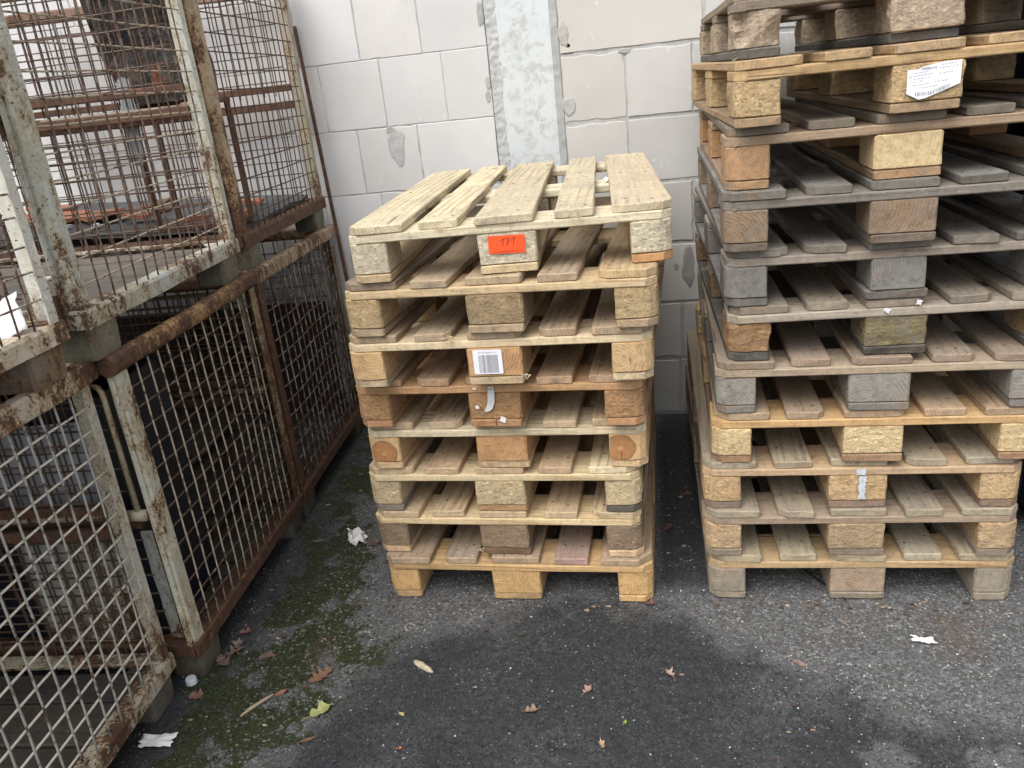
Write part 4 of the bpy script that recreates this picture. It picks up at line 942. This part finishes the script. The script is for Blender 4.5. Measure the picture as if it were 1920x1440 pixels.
u2 = cage('middle upper cage with pale blue grey frame and rusty wires', -0.4045, -0.438, RA+.008, UZ, dict(seed=53, latch=True, r=.0024, post=(0.52, 0.54, 0.49), pr=.46, br=((0.52, 0.54, 0.49), .46), wv=((0.23, 0.17, 0.125), .5), wh=((0.46, 0.385, 0.29), .42), mid=.515, floor=(96, 89, 81), foot=(0.17, 0.16, 0.12)))
u3 = cage('far upper cage with rust brown bottom rail and broken roof tiles inside', -0.483, .462, RA+.004, UZ, dict(seed=67, r=.0023, tr=((0.25, 0.155, 0.12), .42), post=(0.40, 0.32, 0.22), pr=.55, br=((0.22, 0.12, 0.085), .85), wv=((0.16, 0.10, 0.08), .6), wh=((0.17, 0.11, 0.09), .6), floor=(92, 90, 88), foot=(0.15, 0.155, 0.12), posts={(0, 1): ((0.42, 0.40, 0.33), .42)}))

# ------------------------------------------------------------------ things in the cages
from mathutils import Euler
def place(root, x, y, z):
    """point in cage coordinates -> world"""
    a = root.rotation_euler.z; c, s_ = math.cos(a), math.sin(a)
    return (root.location.x+x*c-y*s_, root.location.y+x*s_+y*c, root.location.z+z)
def crumple(name, label, cat, loc, w_, h_, colr, seed, amp=.02, rot=(0, 0, 0), n=14, mat=None, thick=.0012, group=None, ragged=.12):
    v_ = []
    for j in range(n+1):
        for i in range(n+1):
            u, v2 = i/n-.5, j/n-.5
            k = 1+ragged*mnoise.noise((u*5+seed, v2*5, seed*.7))
            v_.append((u*w_*k, v2*h_*k, amp*(mnoise.noise((u*3+seed, v2*3, 1.1))+.6*mnoise.noise((u*8, v2*8+seed, 4.1)))))
    m_ = len(v_); v_ += [(a, b, c-thick) for a, b, c in v_]
    f_ = [(j*(n+1)+i, j*(n+1)+i+1, (j+1)*(n+1)+i+1, (j+1)*(n+1)+i) for j in range(n) for i in range(n)]
    f_ += [tuple(m_+q for q in reversed(f)) for f in f_]
    rim = [i for i in range(n)]+[n+(n+1)*j for j in range(n)]+[(n+1)*(n+1)-1-i for i in range(n)]+[(n+1)*n-(n+1)*j for j in range(n)]
    f_ += [(rim[i], m_+rim[i], m_+rim[(i+1) % len(rim)], rim[(i+1) % len(rim)]) for i in range(len(rim))]
    zmin = 0
    o = obj(name, mesh_from(name, v_, f_, [mat or PAPER], smooth=True), None, loc, rot, (*colr, .3))
    return tag(o, label, cat, group)
# navy tub with a white sheet, lower middle cage
NAVY = mat_mottled('navy_plastic', (0.004, 0.0055, 0.010), (0.008, 0.011, 0.021), 12, .45, .1)
t = thing('plastic_crate', 'dark navy plastic crate with white sheet inside the middle lower cage', 'crate', place(b2, -.10, .05, .1105), RA)
mb = MB(); W_, D_, H_ = .56, .30, .72
mb.box(-W_, 0, 0, D_, 0, .02); mb.box(-W_, -W_+.012, 0, D_, .02, H_); mb.box(-.012, 0, 0, D_, .02, H_); mb.box(-W_+.012, -.012, 0, .012, .02, H_); mb.box(-W_+.012, -.012, D_-.012, D_, .02, H_)
mb.box(-W_-.012, .012, -.012, -.0, H_-.03, H_); mb.box(-W_-.012, .012, D_, D_+.012, H_-.03, H_)
for k in range(4): mb.box(-W_+.05+k*.15, -W_+.06+k*.15, -.008, -.0002, .03, H_-.032)
mb.build('crate_shell', [NAVY], t)
st = Sticker(); st.sheet([(-.42, .40), (-.04, .385), (-.035, .60), (-.06, .66), (-.41, .65)], -.0095, 0, .001); st.sheet([(-.33, .27), (-.06, .26), (-.07, .355), (-.32, .365)], -.0095, 0, .001)
st.build('white_sheet', [PAPER], t, color=(.38, .41, .46, 1))
# weathered planks piled at the back of the two lower cages
rr = random.Random(77)
for c_, n0, y0 in ((b2, 10, .44),):
    z = .1115
    for k in range(n0):
        th = rr.uniform(.030, .040); y = y0+rr.uniform(0, .05); W = rr.uniform(.26, .34)
        p = place(c_, -1.20, y, z)
        o = obj('plank', board_mesh(rr.uniform(1.0, 1.06), W, th-.003, ns(), (0, 0, 0, 0), .0012), None, p, (0, 0, RA+rr.uniform(-.015, .015)), (*vary(alb((54, 43, 34)), rr, .2), .08))
        tag(o, 'dark brown plank in the pile at the back of the middle lower cage', 'plank', 'planks piled in the middle lower cage'); z += th
# dark board standing at the back of the far lower cage
mb = MB(); mb.box(-1.1, 0, 0, .018, 0, .52); o = mb.build('plywood_board', [TINT], None, place(b3, -.06, .775, .111), (0, 0, RA), (0.060, 0.042, 0.032, 1)); tag(o, 'dark brown board standing at the wall end of the far lower cage', 'board')
# upper far cage: slate grey sheet, terracotta shards, black bundle
SLATE = mat_mottled('slate_grey_sheet', (0.045, 0.048, 0.05), (0.10, 0.105, 0.105), 14, .8)
TERRA = mat_mottled('terracotta', (0.28, 0.10, 0.055), (0.50, 0.22, 0.13), 30, .85)
nn = 16; v_ = []
for j in range(nn+1):
    for i in range(nn+1):
        u, v2 = i/nn, j/nn; v_.append((-1.12*u-.04, .06+.70*v2, .113+.05*u**.7+.022*v2+.016*mnoise.noise((u*4, v2*4, 3))+.012))
m_ = len(v_); v_ += [(a, b, c-.011) for a, b, c in v_]
f_ = [(j*(nn+1)+i, (j+1)*(nn+1)+i, (j+1)*(nn+1)+i+1, j*(nn+1)+i+1) for j in range(nn) for i in range(nn)]; f_ += [tuple(m_+q for q in reversed(f)) for f in f_]
rim = [i for i in range(nn)]+[nn+(nn+1)*j for j in range(nn)]+[(nn+1)*(nn+1)-1-i for i in range(nn)]+[(nn+1)*nn-(nn+1)*j for j in range(nn)]
f_ += [(rim[i], m_+rim[i], m_+rim[(i+1) % len(rim)], rim[(i+1) % len(rim)]) for i in range(len(rim))]
o = obj('roofing_sheet', mesh_from('roofing_sheet', v_, f_, [SLATE], smooth=True), None, place(u3, 0, 0, 0), (0, 0, RA)); tag(o, 'slate grey sheet on the floor of the far upper cage', 'sheet')
def sheet_z(x, y):
    u, v2 = max(0, (-x-.04)/1.12), (y-.06)/.70; return .113+.05*u**.7+.022*v2+.016*mnoise.noise((u*4, v2*4, 3))+.013
def shard(seed, s_=.1, curve=.02, th=.014):
    rr = random.Random(seed); n = rr.randint(5, 7); pr = [(math.cos(2*math.pi*i/n+rr.uniform(-.3, .3))*s_*rr.uniform(.6, 1), math.sin(2*math.pi*i/n+rr.uniform(-.3, .3))*s_*.62*rr.uniform(.6, 1)) for i in range(n)]
    mb = MB(); lv = []
    for zz_ in (0, th): lv += [(a, b, zz_+curve*(1-(b/(s_*.62))**2)) for a, b in pr]
    mb.add(lv+[(0, 0, curve), (0, 0, th+curve)], [(2*n, (i+1) % n, i) for i in range(n)]+[(2*n+1, n+i, n+(i+1) % n) for i in range(n)]+[(i, (i+1) % n, n+(i+1) % n, n+i) for i in range(n)])
    return mb
tl = [('long terracotta shard at the left of the tile heap in the far upper cage', -.86, .34, .17, .1), ('broad terracotta shard in the middle of the tile heap, far upper cage', -.66, .30, .14, -.2), ('terracotta shard on the right end of the tile heap, far upper cage', -.47, .26, .10, .5),
      ('small orange tile shard leaning behind the middle posts, upper cages', -.26, .22, .07, 1.2), ('orange tile shard on the slate sheet, middle of the far upper cage', -.17, .52, .06, .1), ('brown tile shard at the back of the tile heap', -.55, .46, .12, .9), ('pinkish tile fragment nearest the right wires of the far upper cage', -.10, .30, .045, 2.0),
      ('flat terracotta shard at the back left of the far upper cage', -1.0, .50, .13, .4)]
for i, (lb, x, y, s_, rz) in enumerate(tl):
    o = shard(500+i, s_, .012 if s_ < .1 else .03).build('tile_shard', [TERRA if 'brown' not in lb else TINT], None, place(u3, x, y, sheet_z(x, y)-.002), (R.uniform(-.12, .12), R.uniform(-.1, .1), rz+RA), (0.17, 0.10, 0.06, 1)); tag(o, lb, 'tile shard', 'broken roof tiles in the far upper cage')
for i, (lb, x, y, s_) in enumerate((('white plaster scrap left of the tile heap, far upper cage', -.93, .20, .05), ('white plaster scrap in front of the tile heap, far upper cage', -.74, .16, .06), ('small white plaster crumb right of the tile heap, far upper cage', -.60, .15, .03))):
    o = shard(560+i, s_, .004, .012).build('plaster_scrap', [PAPER], None, place(u3, x, y, sheet_z(x, y)-.001), (0, 0, i), (.7, .69, .66, 1)); tag(o, lb, 'scrap', 'white scraps in the far upper cage')
for i, (lb, x, y, s_) in enumerate((('pale crumpled scrap at the far end of the middle upper cage floor', -.06, .78, .022), ('pinkish scrap beside the far post of the middle upper cage', -.035, .73, .017), ('white flake on the blue grey rail of the middle upper cage', -.03, .60, .02), ('white flake on a floor board of the middle upper cage', -.40, .45, .035), ('white flake near the front post in the middle upper cage', -.12, .14, .022))):
    o = shard(580+i, s_, .003, .006).build('paper_flake', [PAPER], None, place(u2, x, y, .1125), (0, 0, i*1.3), (.62, .56, .53, 1)); tag(o, lb, 'scrap', 'scraps on the middle upper cage floor')
# dirty dark bundle wedged between the upper cages, resting on the far cage's mid rail
def mat_rubbish():
    t = NT('dirty_rubbish'); v_, oi = t.coords(False); n = t.noise(v_, 9, 6, 0.75, 1.0); n2 = t.noise(v_, 40, 5, 0.75); n3 = t.noise(v_, 14, 3)
    base = t.ramp((n, 0), [(0.30, (0.012, 0.012, 0.013)), (0.44, (0.03, 0.028, 0.027)), (0.50, (0.12, 0.085, 0.06)), (0.56, (0.05, 0.055, 0.065)), (0.66, (0.22, 0.22, 0.23)), (0.75, (0.10, 0.06, 0.04))])
    base = t.mix(t.step((n3, 0), 0.63, 0.68), (base, 0), (0.30, 0.10, 0.04, 1))
    base = t.mix(t.step((n2, 0), 0.64, 0.70), base, (0.5, 0.48, 0.44, 1))
    b = t.bump((n, 0), 1.0, 0.02); b = t.bump((n2, 0), 0.6, 0.005, b)
    return t.done(base, 0.55, b)
BLK = mat_rubbish()
mb = MB(); n = 18; mlv = 12; vs = []
bx0, bx1, bz0, bz1 = -.335, -.045, .548, 1.02
for k in range(mlv+1):
    z = bz0+(bz1-bz0)*k/mlv
    for i in range(n):
        a = 2*math.pi*i/n; ca, sa = math.cos(a), math.sin(a); sq = 1/max(abs(ca), abs(sa))**.8
        rx = (bx1-bx0)/2*(1-.18*max(0, .25-k/mlv)/.25+.10*mnoise.noise((ca*2, sa*2, z*8))); ry = .10*(1+.35*mnoise.noise((ca*2.5, sa*2.5, z*9+4)))
        vs.append(((bx0+bx1)/2+ca*sq*rx-.09*(k/mlv), .14+sa*sq*ry, z))
fs = [(k*n+i, k*n+(i+1) % n, (k+1)*n+(i+1) % n, (k+1)*n+i) for k in range(mlv) for i in range(n)]+[tuple(range(n-1, -1, -1)), tuple(mlv*n+i for i in range(n))]
mb.add(vs, fs); o = mb.build('rubbish_bundle', [BLK], None, place(u3, 0, 0, 0), (0, 0, RA), smooth=False); tag(o, 'dirty black bundle of rubbish standing high in the far upper cage', 'rubbish')
# crate under the bundle that carries it
mb = MB(); mb.box(-.33, -.05, .06, .22, .14, .155); 
for (xa, ya) in ((-.33, .06), (-.065, .06), (-.33, .205), (-.065, .205)): mb.box(xa, xa+.015, ya, ya+.015, .155, .53)
mb.box(-.33, -.05, .06, .22, .53, .546); o = mb.build('metal_stand', [STEEL], None, place(u3, 0, 0, 0), (0, 0, RA), (0.2, 0.17, 0.13, .7)); tag(o, 'thin rusty metal stand under the dirty black bundle', 'stand')
o = crumple('plastic_strip', 'pale translucent plastic strip hanging below the dark bundle', 'plastic', place(u3, -.30, .02, .50), .05, .26, (.42, .46, .47), 9, .014, (math.pi/2, .12, RA), 8)
# white sheet and clear film in the near upper cage
crumple('paper_sheet', 'white crumpled sheet on the floor of the nearest upper cage', 'paper', place(u1, -.085, .74, .150), .13, .10, (.78, .78, .80), 21, .012, (.75, -.25, .5))
crumple('plastic_film', 'grey crumpled plastic film beside the white crumpled sheet', 'plastic', place(u1, -.13, .66, .135), .14, .10, (.33, .34, .36), 27, .02, (.1, .0, .3))
# rod leaning on the wall
mb = MB(); mb.tube([(-.497, 1.285, .004), (-.525, 1.322, .72), (-.552, 1.340, 1.40), (-.566, 1.349, 1.74)], .0082, 8); o = mb.build('steel_rod', [STEEL], None, color=(0.12, 0.075, 0.065, .8), smooth=True); tag(o, 'thin dark rusty rod leaning on the wall behind the far cages', 'rod')
# dark blue thing right of the tall stack, enlarged to block light
t = thing('enlarged_container', 'dark blue container at the right edge, enlarged to block light behind the tall stack', 'container', (1.90, .36, 0.002), .03)
mb = MB(); mb.box(0, 1.2, 0, .90, .10, 1.62); mb.box(.05, 1.15, .05, .85, .02, .099)
mb.build('container_body', [NAVY], t)
for k in range(6): mb = MB(); mb.box(-.03, -.0005, .04+k*.16, .09+k*.16, .12, 1.56); mb.build('rib', [NAVY], t)
for k in range(7): mb = MB(); mb.box(.06+k*.17, .11+k*.17, -.03, -.0005, .12, 1.56); mb.build('rib', [NAVY], t)
mb = MB(); mb.box(-.04, 1.24, -.04, .94, 1.621, 1.68); mb.build('rim', [NAVY], t)
# heap added on the far (left) side of the lower cages to block light
OCCL = mat_mottled('dark_occluder', (0.012, 0.013, 0.013), (0.03, 0.03, 0.028), 10, .6, .3)
nx_, ny_ = 26, 60; v_ = []
for j2 in range(ny_+1):
    for i2 in range(nx_+1):
        s_ = i2/nx_; y = -1.45+2.78*j2/ny_; w_ = .50+.03*mnoise.noise((y*2, 0, 0)); hgt = 1.02+.03*mnoise.noise((y*1.7, 4, s_*2))
        L_ = 2*hgt+w_; d_ = s_*L_
        if d_ < hgt: x, z = .06*(1-d_/hgt), d_
        elif d_ < hgt+w_: x, z = -(d_-hgt), hgt+.02*math.sin((d_-hgt)/w_*math.pi)
        else: x, z = -w_-.06*((d_-hgt-w_)/hgt), hgt-(d_-hgt-w_)
        x += .022*mnoise.noise((y*5, z*3, 1.5))+.012*mnoise.noise((y*14, z*4, 3.5))
        v_.append((x, y, max(0.004, z)))
f_ = [(j2*(nx_+1)+i2, (j2+1)*(nx_+1)+i2, (j2+1)*(nx_+1)+i2+1, j2*(nx_+1)+i2+1) for j2 in range(ny_) for i2 in range(nx_)]
f_ += [tuple(range(nx_+1)), tuple(ny_*(nx_+1)+i2 for i2 in reversed(range(nx_+1)))]
o = obj('occluder_heap', mesh_from('occluder_heap', v_, f_, [OCCL], smooth=True), None, (-1.80, 0, 0), (0, 0, .075)); tag(o, 'dark heap behind the lower cages, added to block light', 'heap')

# ------------------------------------------------------------------ litter on the ground
LEAF = mat_tinted('dry_leaf', 45, .6, 1.2, .75)
def leaf(label, x, y, L, colr, rz, seed, lobes=0, curl=.25, wd=.5, z=None, group='fallen leaves on the asphalt', cat='leaf'):
    rr = random.Random(seed); n = 26; mb = MB(); ring = []
    for i in range(n+1):
        s_ = i/n; wv = wd*L*.5*math.sin(math.pi*min(1, s_*1.02))**.75*(1-.25*s_)
        if lobes: wv *= 1+.42*math.sin(s_*math.pi*2*lobes)
        ring.append((s_*L, max(.0008, wv)*(1+.15*rr.uniform(-1, 1))))
    cz = lambda u, v_: curl*(v_**2)/(L*.5)*2+curl*.25*L*(u/L-.5)**2*4+.003*mnoise.noise((u*60+seed, v_*60, 0))
    vs = []
    for k in (-1, -.5, 0, .5, 1): vs += [(u, h*k, cz(u, h*k)) for u, h in ring]
    m_ = n+1; fs = [(k*m_+i, k*m_+i+1, (k+1)*m_+i+1, (k+1)*m_+i) for k in range(4) for i in range(n)]
    mb.add(vs, fs); mb.tube([(-L*.28, .002, .003), (-L*.1, 0, .002), (L*.45, 0, cz(L*.45, 0)+.0006)], .0009, 4)
    zm = min(v_[2] for v_ in vs)
    o = mb.build('leaf', [LEAF], None, (x, y, (gz(x, y) if z is None else z)+.002-zm), (rr.uniform(-.1, .1), rr.uniform(-.1, .1), rz), (*colr, 1), smooth=True)
    return tag(o, label, cat, group)
BR, OR, YG = (0.14, 0.085, 0.065), (0.22, 0.115, 0.068), (0.36, 0.37, 0.14)
leaf('brown curled leaf against the foot of the middle lower cage', -.402, -.295, .055, (0.15, 0.10, 0.08), .8, 1, 3, .5, .6)
leaf('brown leaf just in front of the heap by the middle cage foot', -.372, -.335, .06, (0.17, 0.11, 0.085), 2.6, 2, 3, .5, .6)
leaf('pale grey brown leaf topping the heap by the cage foot', -.385, -.265, .05, (0.23, 0.18, 0.15), 1.9, 3, 2, .6, .55)
leaf('dark brown leaf lying on the moss right of the cage foot', -.300, -.300, .055, (0.16, 0.10, 0.08), .35, 4, 2, .35, .55)
leaf('lobed orange brown leaf in the middle of the moss', -.105, -.385, .075, OR, .95, 5, 4, .35, .5)
leaf('yellow green leaf at the edge of the wet asphalt', -.055, -.500, .062, YG, .75, 6, 2, .25, .7)
leaf('small reddish leaf touching the wooden splinter', -.182, -.436, .036, (0.32, 0.14, 0.085), .8, 7, 0, .3, .5)
leaf('small brown leaf low in front of the short stack', .492, -.445, .034, (0.26, 0.17, 0.12), .2, 8, 2, .5, .8)
leaf('hooked tan leaf lowest on the wet asphalt', .692, -.553, .032, (0.40, 0.27, 0.16), 1.9, 9, 2, .9, .45)
leaf('pinkish brown leaf on wet asphalt below the tall stack gap', .632, -.378, .03, (0.30, 0.19, 0.14), 1.0, 10, 2, .4, .7)
leaf('pale pinkish leaf in the wet area left of the tall stack', .852, -.304, .030, (0.36, 0.24, 0.2), 2.2, 11, 2, .6, .7)
leaf('greyish brown leaf in front of the left block of the tall stack', 1.150, -.228, .042, (0.25, 0.17, 0.14), -.5, 12, 0, .3, .45)
leaf('reddish leaf on asphalt beside the lid by the cage foot', -.425, -.452, .045, (0.24, 0.13, 0.09), .1, 13, 2, .3, .75)
leaf('rusty red leaf under the rail of the middle lower cage', -.412, -.195, .040, (0.21, 0.10, 0.08), .5, 14, 2, .3, .7)
leaf('dark red leaf against the right block of the short stack', .775, -.010, .035, (0.14, 0.06, 0.045), .2, 15, 2, .4, .7)
leaf('large dry leaf behind the short stack near the wall', -.500, 1.165, .10, (0.14, 0.10, 0.08), .3, 16, 3, .4, .6)
leaf('dark leaf in the alley between cages and short stack', -.37, .81, .07, (0.11, 0.075, 0.06), .5, 17, 3, .35, .5)
leaf('brown leaf pressed against the left side of the short stack', -.175, .285, .05, (0.13, 0.08, 0.065), .9, 18, 2, .2, .8)
leaf('brown leaf in the dark alley between the two stacks', .888, .63, .05, (0.16, 0.09, 0.065), .2, 19, 2, .4, .6)
leaf('dark reddish leaf in the alley beside the short stack', .835, .38, .05, (0.12, 0.065, 0.055), 1.2, 20, 3, .4, .7)
leaf('narrow dark leaf beside the middle cage legs', -.395, .30, .05, (0.15, 0.11, 0.09), .4, 22, 0, .3, .4)
leaf('tiny bright green leaf scrap on the wet asphalt', .735, -.474, .016, (0.22, 0.34, 0.05), 1.3, 23, 0, .3, .6)
leaf('tiny yellow leaf scrap left of the husk', .172, -.470, .018, (0.5, 0.44, 0.16), -.5, 24, 0, .3, .6)
leaf('tiny orange scrap near the bottom edge of the wet asphalt', .205, -.585, .012, (0.55, 0.15, 0.08), .5, 25, 0, .3, .7)
leaf('thin brown leaf at the edge of moss and wet asphalt, bottom', -.045, -.585, .038, (0.22, 0.12, 0.07), .5, 26, 0, .4, .35)
# splinter, husk, cap, scraps
mb = MB(); mb.tube([(0, 0, .004), (.03, .002, .0045), (.075, 0, .004), (.098, -.001, .003)], [.0025, .0048, .0045, .002], 5); o = mb.build('wood_splinter', [SAWN], None, (-.240, -.516, gz(-.24, -.516)+.0015), (0, 0, 1.02), (*alb((188, 166, 140)), .2)); tag(o, 'long pale wooden splinter lying on the moss', 'splinter')
mb = MB(); prof = [(0, .0012), (.008, .0065), (.02, .0085), (.032, .0095), (.045, .0088), (.060, .0072), (.072, .0050), (.079, .001)]
pts = []; n = 12
mb.tube([(a, 0, .006) for a, _ in prof], [b*(1+(.06 if k % 2 else -.06)) for k, (_, b) in enumerate(prof)], n)
for k in range(5): mb.tube([(.012+k*.012, -.008, .0095), (.014+k*.012, 0, .0150), (.016+k*.012, .008, .0095)], .0011, 4)
o = mb.build('seed_husk', [LEAF], None, (.157, -.286, gz(.16, -.29)-.001), (0, 0, -.56), (0.50, 0.42, 0.30, 1), smooth=True); tag(o, 'ridged beige husk lying on the wet asphalt', 'husk')
t = thing('bottle_cap', 'small white ribbed cap by the foot of the middle cage', 'cap', (-.447, -.402, gz(-.447, -.402)+.001))
n = 24; vs = []; 
for z, r_ in ((0, .0145), (.002, .0148), (.016, .0142), (.0185, .0125)): vs += [(r_*(1+(.03 if i % 2 else 0)*(z < .017))*math.cos(2*math.pi*i/n), r_*(1+(.03 if i % 2 else 0)*(z < .017))*math.sin(2*math.pi*i/n), z) for i in range(n)]
mb = MB(); mb.add(vs, [(k*n+i, k*n+(i+1) % n, (k+1)*n+(i+1) % n, (k+1)*n+i) for k in range(3) for i in range(n)]+[tuple(range(n-1, -1, -1)), tuple(3*n+i for i in range(n))]); mb.build('cap_shell', [PAPER], t, color=(.66, .70, .76, 1))
crumple('card_scrap', 'torn white card scrap beside the foot of the nearest cage', 'scrap', (-.418, -.612, .010), .085, .040, (.80, .80, .78), 31, .006, (0, 0, .12), 14, group='white scraps on the ground', ragged=.3)
crumple('paper_scrap', 'crumpled white paper in the alley left of the short stack', 'scrap', (-.228, .315, .018), .062, .075, (.74, .73, .69), 33, .03, (.1, .3, .5), 14, group='white scraps on the ground', ragged=.6)
crumple('plastic_scrap', 'white plastic scrap on the asphalt in front of the tall stack', 'scrap', (1.485, -.140, .008), .055, .022, (.82, .82, .82), 37, .005, (0, 0, -.15), 12, group='white scraps on the ground', ragged=.5)
crumple('paper_scrap', 'bent white scrap on the topmost pallet of the short stack', 'scrap', (.712, .565, 7*.144+.1345), .05, .02, (.80, .80, .82), 39, .008, (.2, -.2, .6), 10)
crumple('paper_scrap', 'white flake on the front of the cross board above the mossy block', 'scrap', (1.392, .042, .144*5+.118), .014, .011, (.8, .79, .77), 41, .002, (1.57, .5, .0), 6, group='white flakes on the tall stack', ragged=.5)
crumple('paper_scrap', 'white flake on the deck board end of the dark grey pallet', 'scrap', (1.462, .040, .144*5+.136), .011, .012, (.8, .79, .77), 43, .003, (1.5, .2, .0), 6, group='white flakes on the tall stack', ragged=.6)
mb = MB(); mb.tube([(1.235, .22, .012), (1.228, .19, .010), (1.250, .145, .008), (1.29, .09, .006), (1.318, .045, .004), (1.33, .025, .006)], .0026, 6); mb.tube([(1.235, .22, .012), (1.30, .26, .014), (1.36, .20, .010)], .0026, 6)
o = mb.build('plastic_strap', [INK], None, smooth=True); tag(o, 'thin black strap under the lowest pallet of the tall stack', 'strap')

# loose gravel and moss: uncountable
def scatter(n, fn, size, seed):
    rg = np.random.default_rng(seed); out = []
    while len(out) < n:
        x = rg.uniform(-1.0, 2.0, 4000); y = rg.uniform(-.85, 1.30, 4000); p = fn(x, y); k = rg.random(4000) < p
        out += list(zip(x[k], y[k]))
    out = np.array(out[:n]); z = ground_z(out[:, 0], out[:, 1])
    return out, z, rg
OCT = np.array([(1, 0, 0), (-1, 0, 0), (0, 1, 0), (0, -1, 0), (0, 0, 1), (0, 0, -1)], float); OF = [(0, 2, 4), (2, 1, 4), (1, 3, 4), (3, 0, 4), (2, 0, 5), (1, 2, 5), (3, 1, 5), (0, 3, 5)]
def pebbles(name, n, fn, lo, hi, flat, mat, seed):
    p, z, rg = scatter(n, fn, hi, seed); vs = np.zeros((n, 6, 3))
    s_ = lo+(hi-lo)*rg.random(n)**3; a = rg.uniform(0, 6.28, n); st_ = rg.uniform(.5, 1, (n, 6, 1))
    base = OCT[None]*s_[:, None, None]*st_; base[:, :, 2] *= flat; base[:, :, 1] *= rg.uniform(.5, 1, (n, 1))
    c, q = np.cos(a)[:, None], np.sin(a)[:, None]
    vs[:, :, 0] = base[:, :, 0]*c-base[:, :, 1]*q+p[:, 0:1]; vs[:, :, 1] = base[:, :, 0]*q+base[:, :, 1]*c+p[:, 1:2]; vs[:, :, 2] = base[:, :, 2]+z[:, None]+s_[:, None]*flat*.35
    f_ = (np.array(OF)[None]+6*np.arange(n)[:, None, None]).reshape(-1, 3)
    me = bpy.data.meshes.new(name); me.vertices.add(n*6); me.vertices.foreach_set('co', vs.ravel()); me.loops.add(f_.size); me.loops.foreach_set('vertex_index', f_.ravel().astype(np.int32))
    me.polygons.add(len(f_)); me.polygons.foreach_set('loop_start', np.arange(0, f_.size, 3, dtype=np.int32)); me.update(calc_edges=True); me.materials.append(mat)
    o = obj(name, me); o['kind'] = 'stuff'; return o
def dens_gravel(x, y):
    w_, m_, d_, s_ = masks(x, y); return np.clip(.16+.85*(1-w_)*(.4+fbm(x, y, .12, 51)), 0, 1)*(1-.15*m_)
o = pebbles('gravel', 42000, dens_gravel, .0016, .0056, .62, mat_island('gravel', [(0, (0.05, 0.05, 0.05)), (.5, (0.12, 0.12, 0.117)), (.82, (0.24, 0.235, 0.225)), (.94, (0.46, 0.45, 0.42)), (1, (0.62, 0.60, 0.56))]), 5)
o['label'] = 'loose fine gravel and grit on the asphalt'
def dens_wet(x, y):
    w_, m_, d_, s_ = masks(x, y); return np.clip(w_*1.1, 0, 1)*(1-.6*m_)*(y < .2)
WS = mat_island('wet_stones', [(0, (0.016, 0.017, 0.019)), (.55, (0.032, 0.034, 0.037)), (.9, (0.055, 0.057, 0.06)), (1, (0.13, 0.13, 0.13))], .42)
o = pebbles('wet_aggregate', 42000, dens_wet, .0020, .0058, .55, WS, 15)
o['label'] = 'dark wet aggregate standing out of the asphalt'
o = pebbles('grit', 3600, lambda x, y: .28+.7*masks(x, y)[1], .0009, .0032, .6, mat_island('grit', [(0, (0.45, 0.43, 0.40)), (.7, (0.62, 0.6, 0.55)), (.85, (0.45, 0.30, 0.20)), (1, (0.3, 0.12, 0.08))]), 6)
o['label'] = 'pale specks of grit and chips scattered on the asphalt'
def dens_moss(x, y):
    w_, m_, d_, s_ = masks(x, y); return m_*np.clip(fbm(x, y, .05, 61)*2-.5, 0, 1)
o = pebbles('moss', 16000, dens_moss, .0015, .0055, 1.0, mat_island('moss', [(0, (0.010, 0.014, 0.004)), (.6, (0.028, 0.040, 0.008)), (1, (0.070, 0.095, 0.017))], .95), 8)
o['label'] = 'dark green moss cushions along the cages'

# leaf crumbs and bits of bark gathered along the bases: uncountable
def crumbs(n, seed):
    rg = random.Random(seed); mb = MB(); k = 0
    zones = [lambda: (-.41+rg.gauss(0, .03), rg.uniform(-.65, .4)), lambda: (-.455-.08*0+rg.gauss(.03, .03), rg.uniform(.4, 1.28)), lambda: (rg.uniform(-.5, 1.0), 1.30+rg.gauss(0, .025)), lambda: (.87+rg.gauss(0, .035), rg.uniform(.1, 1.2)),
             lambda: (rg.uniform(-.38, 0), rg.uniform(-.6, .2)), lambda: (rg.uniform(0, .8), -.02+rg.gauss(0, .02)), lambda: (rg.uniform(.95, 1.8), .0+rg.gauss(0, .02)), lambda: (rg.uniform(-.2, 1.6), rg.uniform(-.65, -.05))]
    while k < n:
        x, y = rg.choice(zones)(); L = rg.uniform(.004, .014); a = rg.uniform(0, 6.28); z = gz(x, y)+.0016; q = rg.randint(4, 6)
        pts = [(x+L*rg.uniform(.4, 1)*math.cos(a+6.283*i/q), y+L*.6*rg.uniform(.4, 1)*math.sin(a+6.283*i/q), z+rg.uniform(0, .004)) for i in range(q)]
        mb.add(pts+[(x, y, z+.003)], [(i, (i+1) % q, q) for i in range(q)]); k += 1
    o = mb.build('leaf_litter', [mat_island('leaf_litter', [(0, (0.045, 0.028, 0.02)), (.6, (0.10, 0.065, 0.047)), (.85, (0.24, 0.16, 0.11)), (1, (0.42, 0.36, 0.27))])]); o['kind'] = 'stuff'; o['label'] = 'small brown leaf crumbs gathered along cages, stacks and wall'
crumbs(430, 3)
